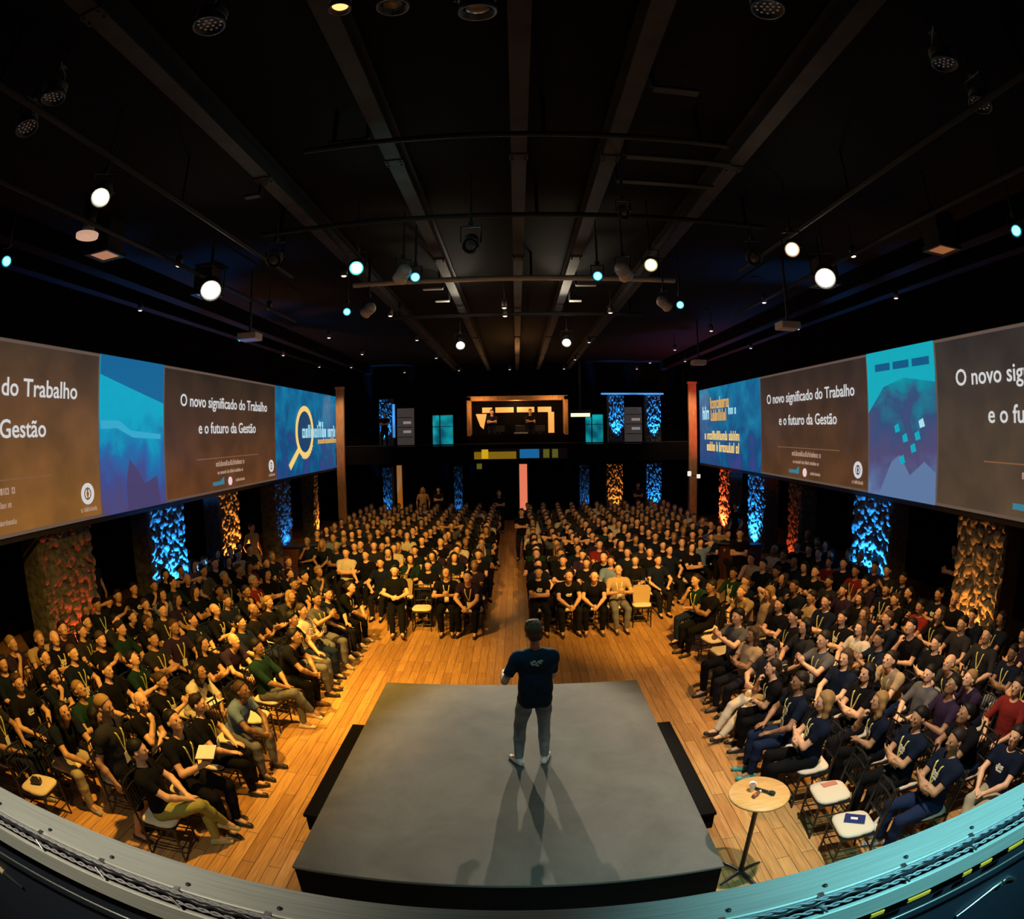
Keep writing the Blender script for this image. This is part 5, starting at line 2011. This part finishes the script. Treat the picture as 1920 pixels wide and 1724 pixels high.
# the farthest rows, past three hundred people
if mass:
    GV, GQ, GM, off = [], [], [], 0
    CV, CQ, coff = [], [], 0
    keys = list(MASSKIT)
    tints = ['black', 'navy', 'dark grey', 'dark purple', 'grey', 'white']
    mats = [M_SKIN, M_DARKCLOTH, M_HAIR] + [mat('crowd_top_' + t.replace(' ', '_'), SHIRTS[t], .85) for t in tints]
    M_SKINF = mat('crowd_skin', (.45, .26, .16), .5)
    M_HAIRF = mat('crowd_hair', (.02, .014, .01), .5)
    mats[0], mats[2] = M_SKINF, M_HAIRF
    groups = []
    for s in mass:
        b, sh_, t_, h_ = MASSKIT[rnd.choice(keys)]
        a = s['ang'] + R(rnd.uniform(-17, 17))
        ca, sa = math.cos(a), math.sin(a)
        Rm = np.array([[ca, -sa, 0], [sa, ca, 0], [0, 0, 1]])
        tx = np.array([s['x'] + rnd.uniform(-.04, .04), s['y'] + rnd.uniform(-.04, .04), 0])
        ti = 3 + rnd.choice([0, 0, 0, 1, 1, 2, 3, 4, 5])
        for (v, q), m_ in ((b, 0), (sh_, ti), (t_, 1), (h_, 2)):
            groups.append((v @ Rm.T + tx, q, m_))
    o = put('seated_crowd', np_mesh('seated_crowd', groups, mats))
    tag(o, 'dense dark mass of seated people in the last rows under the gallery', 'crowd')
    o['kind'] = 'stuff'
    cm = MB()
    me_v = [v.co.copy() for v in CHAIR_ONE.vertices]
    vv = np.array([tuple(v) for v in me_v])
    fr = [tuple(p.vertices) for p in CHAIR_ONE.polygons]
    mi = [p.material_index for p in CHAIR_ONE.polygons]
    # far chairs: simple seat, back and legs
    sm = MB()
    sm.box((-.2, -.2, .42), (.2, .2, .45))
    for sx in (-1, 1):
        sm.box((sx * .185 - .015, .17, 0), (sx * .185 + .015, .2, .42))
        sm.box((sx * .185 - .015, -.24, 0), (sx * .185 + .015, -.21, .93))
    for z in (.58, .81, .90):
        sm.box((-.18, -.24, z - .015), (.18, -.22, z + .015))
    sm.cur = 1
    sm.box((-.19, -.18, .45), (.19, .19, .49), .015)
    big_ = MB()
    for s in mass:
        M4 = Matrix.Translation((s['x'], s['y'], 0)) @ Matrix.Rotation(s['ang'], 4, 'Z')
        o_ = len(big_.v)
        big_.v += [tuple(M4 @ Vector(p)) for p in sm.v]
        big_.f += [tuple(i + o_ for i in f) for f in sm.f]
        big_.m += sm.m
        big_.sm += sm.sm
    o = big_.build('chair_rows', [M_BLACKWOOD, M_CUSHION])
    tag(o, 'black chairs under the seated crowd in the last rows', 'chairs')
    o['kind'] = 'stuff'

# ---- standing people
STK = {}
for nm, P in STAND.items():
    for shorts in (False, True):
        if shorts and nm != 'arms hanging':
            continue
        K = kit(nm, dict(P, shorts=shorts), False)
        STK[(nm, shorts)] = dict(hc=K['hc'], M=K['M'], body=np_mesh('person_body', [(*K['body'], 0)], [M_SKIN]), shirt=np_mesh('shirt', [(*K['shirt'], 0)], [M_CLOTH]),
                                 trousers=np_mesh('trousers', [(*K['trousers'], 0)], [M_CLOTH]), shoes=[np_mesh('shoe', [(*q, 0)], [M_SHOE]) for q in K['shoes']],
                                 lanyard=lanyard_mesh(K['u'], chest_surface(K, P)), print=print_mesh(K['u'], chest_surface(K, P)))
for (x, y, z, ang, pose, shorts, hair, shirt, tr, lan, lab) in (
        (-3.97, 4.02, 0, face(1, .15), 'arms hanging', True, 'short', 'dark grey', 'black', True, 'tall person in dark top and shorts standing among the left seats, yellow lanyard'),
        (5.35, 13.3, 0, face(-.5, -1), 'arms crossed', False, 'short', 'black', 'black', False, 'person in black standing in the gap behind the right side seats'),
        (.12, 18.6, 0, face(-.1, -1), 'arms crossed', False, 'side', 'black', 'dark', False, 'person in dark top standing in the centre aisle, arms crossed'),
        (-.75, 23.9, 0, face(.1, -1), 'arms crossed', False, 'crop', 'navy', 'dark', False, 'person in navy standing behind the last rows, left of the aisle'),
        (7.3, 18.6, 0, face(-1, -.3), 'arms hanging', False, 'short', 'navy', 'dark', False, 'person in navy standing before the far blue pillar on the right'),
        (-4.2, 25.9, 0, face(.1, -1), 'arms hanging', False, 'long', 'tan', 'beige', False, 'person in tan clothes glowing orange under the left of the gallery'),
        (-3.55, 26.3, 0, face(.1, -1), 'arms crossed', False, 'short', 'dark grey', 'dark', False, 'person in grey beside the orange-lit person under the gallery'),
        (5.45, 26.2, 0, face(-.1, -1), 'arms crossed', False, 'short', 'dark grey', 'dark', False, 'person in grey standing between the orange and blue gallery pillars'),
        (-9.2, 9.9, 0, face(1, -.1), 'arms hanging', False, 'short', 'dark grey', 'dark', False, 'person standing in the dark left recess near the dim red pillar'),
        (-9.0, 13.5, 0, face(1, -.1), 'arms crossed', False, 'side', 'black', 'dark', False, 'person standing in the left recess beyond the bright blue pillar'),
        (-7.5, 15.2, 0, face(1, -.4), 'arms hanging', False, 'short', 'tan', 'beige', False, 'person in tan standing before the orange pillar on the left'),
        (9.0, 13.4, 0, face(-1, -.1), 'arms hanging', False, 'short', 'dark grey', 'dark', False, 'person standing in the right recess beyond the bright blue pillar'),
        (9.2, 9.5, 0, face(-1, -.1), 'arms crossed', False, 'crop', 'black', 'dark', False, 'person in black standing in the right recess between orange and blue pillars')):
    o = person((x, y, z), ang, pose, hair, shirt, tr, False, lan, False, DK, rnd.uniform(.97, 1.03), STK[(pose, shorts)])
    tag(o, lab, 'person')
for (x, y, lab, sh_) in ((-1.1, 26.45, 'person at the left of the control booth, behind its counter', 'navy'), (.62, 26.5, 'person behind the mixing desk in the control booth', 'black'), (-5.95, 26.2, 'person in black on the left of the gallery beside the blue pillar', 'black')):
    o = person((x, y, 3.4 if x < -5 else 3.02), face(.05, -1), 'arms crossed', 'short', sh_, 'dark', False, False, False, DK, 1.0, STK[('arms crossed', False)])
    o.location.z = 3.41
    tag(o, lab, 'person')
spot('orange_person_lamp', (-4.4, 24.6, 2.6), (-4.1, 25.9, 1.2), 45, (1, .45, .08), 60, .8)

# ---- items on the empty seats
M_BOOK = mat('dark_blue_cover', (.015, .025, .12), .4)
M_PAPER = mat('paper', (.7, .66, .6), .7)


def seat_of(key):
    return [q for q in seats if q['key'] == key][0]


s = seat_of(('right', 0, 0))
t = thing('booklet', 'dark blue booklet on the nearest empty cream seat at the right', 'booklet', (s['x'] + .02, s['y'] + .03, .503), R(-35))
MB().box((-.11, -.075, 0), (.11, .075, .008), .002).build('cover', M_BOOK, t)
MB().box((-.045, -.02, .008), (.03, .02, .0095)).build('pale_label', M_PAPER, t)
s = seat_of(('right', 0, 1))
o = MB().box((-.09, -.04, 0), (.09, .04, .003)).build('leaflet', mat('faded_red', (.5, .18, .12), .7))
o.location = (s['x'] + .03, s['y'] + .10, .503)
tag(o, 'small reddish leaflet on the second empty cream seat at the right', 'leaflet')
s = seat_of(('left', 2, 0))
t = thing('camera_bag', 'small black pouch with a pale strap on the empty seat at the far left', 'bag', (s['x'] + .0, s['y'] - .02, .503), R(20))
MB().box((-.07, -.05, 0), (.07, .05, .07), .015).build('pouch', M_CAN, t)
m = MB()
m.tube([(-.06, 0, .06), (-.03, .01, .10), (.03, .01, .10), (.06, 0, .06)], .006, 6)
m.build('strap', M_PAPER, t)
t = thing('bag', 'pale cloth bag on the floor behind the empty chairs at the right', 'bag', (3.62, 3.95, 0), R(15))
B_ = Blob(.05)
B_.ell((0, 0, .11), (.15, .09, .12)).ell((.05, .02, .2), (.08, .05, .08))
put('cloth_body', np_mesh('bag', [(*B_.mesh(.012), 0)], [M_PAPER]), t)
m = MB()
m.tube([(-.06, 0, .24), (-.05, 0, .33), (.05, 0, .33), (.07, 0, .25)], .008, 6)
m.build('strap', M_PAPER, t)
for key, lab in ((('cl', 1, 1), 'tan bag on an empty chair in the second row left of the aisle'), (('cl', 1, 3), 'tan bag standing on an empty chair, second row, farther from the aisle'),
                 (('cr', 0, 4), 'tan bag on the empty front-row chair right of the aisle')):
    s = seat_of(key)
    t = thing('tote_bag', lab, 'bag', (s['x'], s['y'] + .05, .503), s['ang'], 'tan bags on chairs')
    MB().prism([(-.17, 0), (.17, 0), (.20, .30), (.15, .36), (-.15, .36), (-.20, .30)], -.05, .05, Matrix.Rotation(PI / 2, 4, 'X')).build('bag_body', mat('tan_canvas', (.42, .30, .15), .8), t)
    m = MB()
    m.tube([(-.08, 0, .35), (-.07, 0, .43), (.07, 0, .43), (.08, 0, .35)], .008, 6)
    m.build('handle', mat('tan_strap', (.3, .2, .1), .8), t)
# white papers / phones held or lying
for key, dx, dz, lab, a in ((('left', 0, 1), .36, .98, 'open pale notebook held by the person in the front left row', 20), (('left', 1, 3), .36, .70, 'pale notebook on the lap in the second left row', -15)):
    s = seat_of(key)
    t = thing('notebook', lab, 'notebook', (s['x'] + dx, s['y'], dz), R(a))
    m = MB()
    m.box((-.105, -.15, 0), (.105, .15, .008), .002)
    m.build('cover', M_BOOK, t)
    MB().box((-.10, -.145, .008), (.10, .145, .014), .002).build('pages', M_PAPER, t)

# ---- round dark counters beside the seats and small high tables in the recesses
M_RED = mat('dark_red_leather', (.05, .012, .010), .5)
for x, y, r, a0, a1, lab in ((-6.5, 16.6, 1.1, -100, 80, 'curved dark red counter on the left, behind the side seats'), (6.45, 15.9, 1.1, 100, 280, 'curved dark red counter on the right, behind the side seats')):
    m = MB()
    n = 24
    for z0, z1, ro, ri in ((0, .98, r, r - .14),):
        vs, fs = [], []
        for i in range(n + 1):
            a = R(a0 + (a1 - a0) * i / n)
            for rr, z in ((ri, z0), (ro, z0), (ro, z1), (ri, z1)):
                vs.append((x + rr * math.cos(a), y + rr * math.sin(a), z))
        for i in range(n):
            for k in range(4):
                fs.append((i * 4 + k, (i + 1) * 4 + k, (i + 1) * 4 + (k + 1) % 4, i * 4 + (k + 1) % 4))
        fs += [(0, 1, 2, 3), (n * 4 + 3, n * 4 + 2, n * 4 + 1, n * 4)]
        m.add(vs, fs, False)
    o = m.build('counter', M_RED)
    tag(o, lab, 'counter')
    m = MB()
    vs, fs = [], []
    for i in range(n + 1):
        a = R(a0 + (a1 - a0) * i / n)
        for rr, z in ((r - .22, .985), (r + .08, .985), (r + .08, 1.02), (r - .22, 1.02)):
            vs.append((x + rr * math.cos(a), y + rr * math.sin(a), z))
    for i in range(n):
        for k in range(4):
            fs.append((i * 4 + k, (i + 1) * 4 + k, (i + 1) * 4 + (k + 1) % 4, i * 4 + (k + 1) % 4))
    fs += [(0, 1, 2, 3), (n * 4 + 3, n * 4 + 2, n * 4 + 1, n * 4)]
    m.add(vs, fs)
    m.build('counter_top', M_BLACKWOOD, o)


# ================================================================= lamps under the ceiling
def lamp_lens(name, rgb, strength):
    return mat(name, (.05, .05, .05), .3, emit=rgb, strength=strength)


LENS = {'white': lamp_lens('lens_white', (1, .93, .72), 40), 'cyan': lamp_lens('lens_cyan', (.04, .60, 1), 14), 'teal': lamp_lens('lens_teal', (.10, 1, .85), 40),
        'yellow': lamp_lens('lens_yellow', (1, .85, .35), 25), 'orange': lamp_lens('lens_orange', (1, .62, .32), 30), 'off': mat('lens_off', (.05, .05, .055), .2),
        'dotted': mat('led_dots', (.30, .30, .30), .3, emit=(.03, .03, .03), strength=1), 'amber': lamp_lens('lens_amber', (1, .42, .14), 2.2), 'pale': lamp_lens('lens_pale', (.8, .75, .72), .8)}


def stage_light(loc, aim, label, lens, r=.11, L=.28, group='stage lights under the ceiling', top=6.95, lens_r=.75, body_mat=None):
    t = thing('stage_light', label, 'lamp', loc, 0, group)
    d = (Vector(aim) - Vector(loc)).normalized()
    q = d.to_track_quat('Z', 'Y').to_matrix().to_4x4()
    b = MB()
    b.lathe([(r * .45, -L), (r * .85, -L * .85), (r * .95, -L * .3), (r, -.03), (r * 1.05, -.02), (r * 1.05, .02), (r * .95, .02), (r * .93, -.015), (.001, -.015)], 20, q)
    for k in range(4):
        z = -L * (.75 - .12 * k)
        b.lathe([(r * .9, z), (r * 1.03, z), (r * 1.03, z + .01), (r * .9, z + .01)], 20, q)
    b.build('housing', body_mat or M_CAN, t)
    g = MB()
    if lens == 'dotted':
        for rr, n in ((0, 1), (r * .36, 6), (r * .72, 12)):
            for k in range(n):
                a = 2 * PI * k / n
                g.lathe([(.001, .004), (r * .085, .003), (r * .095, 0), (.001, 0)], 8, q @ Matrix.Translation((rr * math.cos(a), rr * math.sin(a), -.012)))
    else:
        g.lathe([(r * lens_r, -.012), (r * lens_r * .8, -.002), (r * lens_r * .4, .004), (.001, .006)], 20, q)
    g.build('lens', LENS[lens], t)
    y = MB()
    s_ = q.to_3x3() @ Vector((1, 0, 0))
    s_.z = 0
    s_ = s_.normalized() if s_.length > .1 else Vector((1, 0, 0))
    c = d * (-L * .45)
    up = Vector((0, 0, 1))
    h = r * 2.1
    y.tube([c + s_ * (r * 1.2), c + s_ * (r * 1.2) + up * h, c - s_ * (r * 1.2) + up * h, c - s_ * (r * 1.2)], .012, 6)
    y.build('yoke', M_CAN, t)
    hgt = top - loc[2]
    k = MB()
    k.tube([c + up * h, Vector((c.x, c.y, max(hgt, c.z + h + .05)))], .016, 8)
    k.box((c.x - .03, c.y - .03, c.z + h), (c.x + .03, c.y + .03, c.z + h + .06), .005)
    if top < 7.2:
        k.tube([Vector((c.x, c.y, max(hgt, c.z + h + .05))), Vector((c.x, c.y, 7.3 - loc[2]))], .010, 6)
    k.build('clamp', M_CAN, t)
    return t


C0 = (0, 1, 3.5)
MAN = (0, 5.7, 1.2)
stage_light(SPOTL, MAN, 'white key spotlight over the rear rows, left of the centre beam', 'white', .12)
stage_light(SPOTR, MAN, 'white key spotlight over the rear rows, right of the centre beam', 'white', .12)
stage_light((-2.06, 7.32, 6.3), (-.6, 1.5, 3.6), 'teal spotlight glaring left of the centre beams', 'teal', .10)
stage_light((1.81, 7.45, 6.3), (.6, 1.5, 3.6), 'yellow-white spotlight right of the centre beams', 'yellow', .095)
stage_light((3.37, 6.31, 6.3), (1.0, 1.5, 3.6), 'warm orange-white spotlight at the right, above the fresnel lamp', 'orange', .10)
stage_light((-4.45, 7.61, 6.3), (-1.2, 2.5, 2.6), 'big round fresnel lamp glowing white, left side', 'white', .17, .25, lens_r=.8)
stage_light((4.48, 7.41, 6.3), (1.4, 2.5, 2.6), 'big round fresnel lamp glowing white, right side', 'white', .17, .25, lens_r=.8)
stage_light((-3.64, 3.87, 6.3), (-1.6, 1.0, 3.4), 'white floodlight near the upper left of the ceiling', 'white', .10)
for p, lab in (((-1.38, 7.98, 6.3), 'small cyan spotlight left of the centre beam, next to a pale lamp'), ((1.18, 8.10, 6.3), 'small cyan spotlight right of the centre beam, next to a pale lamp'),
               ((-2.97, 10.01, 6.3), 'small cyan spotlight below the big teal one'), ((2.89, 9.87, 6.3), 'small cyan spotlight right of the yellow-white one'),
               ((-5.92, 4.57, 6.3), 'cyan spotlight at the far left edge of the ceiling'), ((5.45, 4.22, 6.3), 'cyan spotlight at the far right edge of the ceiling')):
    stage_light(p, (p[0] * .2, .5, 3.9), lab, 'cyan', .075, .2)
for p, lab in (((-1.61, 8.02, 6.3), 'pale grey lamp housing left of the small cyan spotlight'), ((1.59, 8.07, 6.3), 'pale grey lamp housing right of the small cyan spotlight'),
               ((-2.68, 10.21, 6.3), 'grey lamp housing beside the lower left cyan spotlight'), ((2.70, 10.03, 6.3), 'grey lamp housing beside the lower right cyan spotlight'),
               ((-2.96, 6.60, 6.3), 'dim round lamp between the left fresnel and the teal spotlight'), ((3.06, 6.82, 6.3), 'dim round lamp left of the orange-white spotlight'),
               ((-.5, 6.64, 6.3), 'dim round lamp just left of the centre beam'), ((1.13, 5.66, 6.33), 'small dim lamp under the first right-hand beam')):
    stage_light(p, (p[0] * 1.6, p[1] + 1.2, 5.4) if 'housing' in lab else (p[0] * .6, 2, 3.4), lab, 'off', .10 if 'small dim' not in lab else .06, .26 if 'small dim' not in lab else .16, body_mat=mat('pale_housing', (.45, .42, .40), .5) if 'housing' in lab else None)
for p, lab in (((-1.92, 2.65, 6.8), 'dark LED lamp with ring of dots, upper left'), ((-3.49, 2.76, 6.8), 'dark LED lamp with dots, second nearest the left edge'), ((-4.03, 2.97, 6.8), 'dark LED lamp with dots seen edge-on at the left edge'),
               ((1.63, 2.69, 6.8), 'dark LED lamp with ring of dots, top right of the centre'), ((3.14, 2.65, 6.8), 'dark LED lamp with ring of dots, upper right'), ((3.82, 2.96, 6.8), 'dark LED lamp with dots seen edge-on at the right edge')):
    stage_light(p, (p[0] * (.9 if abs(p[0]) < 3.5 else .3), p[1] + .2, 0), lab, 'dotted', .11, .14)
stage_light((-.2, 2.99, 6.8), (0, 4.5, 0), 'moving-head lamp at the top edge, just left of the centre beam', 'off', .12, .22)
stage_light((-.72, 2.86, 6.8), (-.7, 3.5, 0), 'lamp at the top edge, left of the moving-head lamp', 'off', .10, .22)
stage_light((-1.05, 2.80, 6.8), (-.9, 3.2, 0), 'amber dotted lamp cut by the top edge of the picture', 'amber', .07, .14)
# projectors
for p, lab, aim in (((-4.95, 10.1, 6.0), 'small projector facing the left screen', (-1, 0, 0)), ((4.95, 9.75, 6.0), 'small projector facing the right screen', (1, 0, 0)), ((5.25, 16.3, 6.05), 'small projector far down the right side of the ceiling', (1, 0, 0))):
    t = thing('projector', lab, 'projector', p, 0, 'projectors for the side screens')
    MB().box((-.20, -.17, -.07), (.20, .17, .07), .015).build('housing', mat('pale_projector', (.50, .42, .36), .5), t)
    q = Vector(aim).to_track_quat('Z', 'Y').to_matrix().to_4x4()
    MB().lathe([(.055, .18), (.06, .235), (.045, .238), (.001, .228)], 16, q).build('lens', LENS['cyan'] if abs(p[1]) < 12 else LENS['off'], t)
    MB().box((-.02, -.02, .07), (.02, .02, 7.3 - p[2])).build('hanger', M_CAN, t)
# recessed downlights on a regular grid of short stems
DL = [(-5.05, 7.53), (-5.03, 11.16), (-2.77, 12.80), (-5.01, 15.20), (-2.77, 16.40), (-5.02, 18.8), (2.14, 12.93), (5.17, 11.23), (5.22, 14.95), (7.6, 9.65), (5.14, 7.53), (-7.5, 9.80),
      (7.6, 17.83), (-6.4, 22.3), (-4.77, 25.0), (-2.78, 20.53), (2.20, 17.4), (2.20, 21.69), (5.2, 24.9), (5.26, 22.6), (5.24, 18.8), (6.5, 21.9), (-2.81, 9.23), (-.22, 12.39), (-.22, 13.3), (-2.4, 24.9), (-.25, 24.9), (2.05, 24.9), (-7.5, 17.9), (-7.5, 21.6)]
BR = {0: 1, 1: 1, 2: 1, 3: .8, 6: .9, 7: 1, 9: .9, 10: 2.0, 11: .5, 22: 1.1, 23: 1.6, 24: 1.6, 8: .9}
M_DL = [lamp_lens('downlight_warm_bright', (1, .50, .22), 9), lamp_lens('downlight_warm', (1, .58, .34), 4), lamp_lens('downlight_pale', (.85, .72, .62), 1.8)]
dlr = Matrix.Rotation(PI, 4, 'X')
rows_ = {}
for i, (x, y) in enumerate(DL):
    b = BR.get(i, .5)
    m_ = M_DL[0 if b > 1.2 else (1 if b > .7 else 2)]
    z = 6.75
    side = 'left' if x < -.5 else ('centre' if x < .5 else 'right')
    col_ = 'outermost' if abs(x) > 6 else ('outer' if abs(x) > 4 else 'inner')
    key = (side, col_)
    rows_[key] = rows_.get(key, [])
    rows_[key].append((y, i))
names = {}
for key, l in rows_.items():
    for j, (y, i) in enumerate(sorted(l)):
        names[i] = 'small ceiling downlight, %s %s line, %s from the stage' % (key[0], key[1], ORD[j])
for i, (x, y) in enumerate(DL):
    b = BR.get(i, .5)
    m_ = M_DL[0 if b > 1.2 else (1 if b > .7 else 2)]
    t = thing('downlight', names[i], 'lamp', (x, y, 6.75), 0, 'small downlights on the ceiling')
    MB().lathe([(.045, .0), (.060, .0), (.060, .16), (.02, .19)], 16).build('can', M_CAN, t)
    MB().lathe([(.001, -.012), (.03, -.010), (.044, .0), (.044, .01), (.001, .01)], 16).build('lens', m_, t)
    MB().tube([(0, 0, .18), (0, 0, .55)], .010, 6).build('stem', M_CAN, t)
# round and square ceiling vents
M_VENT = mat('vent_lit', (.5, .35, .25), .6)
t = thing('round_vent', 'round pale ceiling vent on the left, above the square one', 'vent', (-5.48, 5.68, 6.8))
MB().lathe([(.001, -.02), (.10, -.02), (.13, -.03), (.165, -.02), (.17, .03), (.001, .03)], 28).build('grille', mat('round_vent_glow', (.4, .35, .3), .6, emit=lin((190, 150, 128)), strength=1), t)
MB().lathe([(.10, .02), (.10, .5)], 20).build('duct', M_CAN, t)
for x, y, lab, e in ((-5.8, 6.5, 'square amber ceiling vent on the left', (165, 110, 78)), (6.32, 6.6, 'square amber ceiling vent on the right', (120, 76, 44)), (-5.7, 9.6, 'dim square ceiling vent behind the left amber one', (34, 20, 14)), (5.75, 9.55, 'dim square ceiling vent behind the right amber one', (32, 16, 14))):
    t = thing('square_vent', lab, 'vent', (x, y, 6.8), R(0), 'square ceiling vents')
    f = MB()
    for a, b in (((-.24, -.24), (.24, -.19)), ((-.24, .19), (.24, .24)), ((-.24, -.19), (-.19, .19)), ((.19, -.19), (.24, .19))):
        f.box((a[0], a[1], -.02), (b[0], b[1], .05))
    f.build('frame', M_CAN, t)
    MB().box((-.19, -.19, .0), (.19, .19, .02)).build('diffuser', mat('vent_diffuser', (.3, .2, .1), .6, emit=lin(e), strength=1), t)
    MB().box((-.2, -.2, .05), (.2, .2, .5)).build('duct', M_CAN, t)
# added lights without fixtures imitate lamp spill on the beams and ceiling
point('added_spill_light', (-1.1, 12.0, 6.6), 30, WARM, .15)
spot('added_beam_light', (-1.05, 13.3, 6.35), (-1.22, 11.3, 7.0), 110, WARM, 32, .9, .06)
spot('added_beam_light', (1.0, 13.3, 6.35), (1.03, 11.3, 7.0), 110, WARM, 32, .9, .06)
point('added_spill_light', (1.0, 12.0, 6.6), 30, WARM, .15)
point('added_spill_light', (.05, 21.0, 6.5), 40, (1, .42, .12), .15)
point('added_spill_light', (.3, 11.6, 6.5), 1.2, (1, .5, .2), .1)
point('added_spill_light', (-1.2, 6.2, 6.3), 5, (.5, 1, .9), .2)
point('added_spill_light', (2.0, 4.6, 6.2), 3.5, (1, .6, .35), .2)
point('added_spill_light', (-2.3, 3.6, 6.2), 1.6, (1, .85, .8), .2)
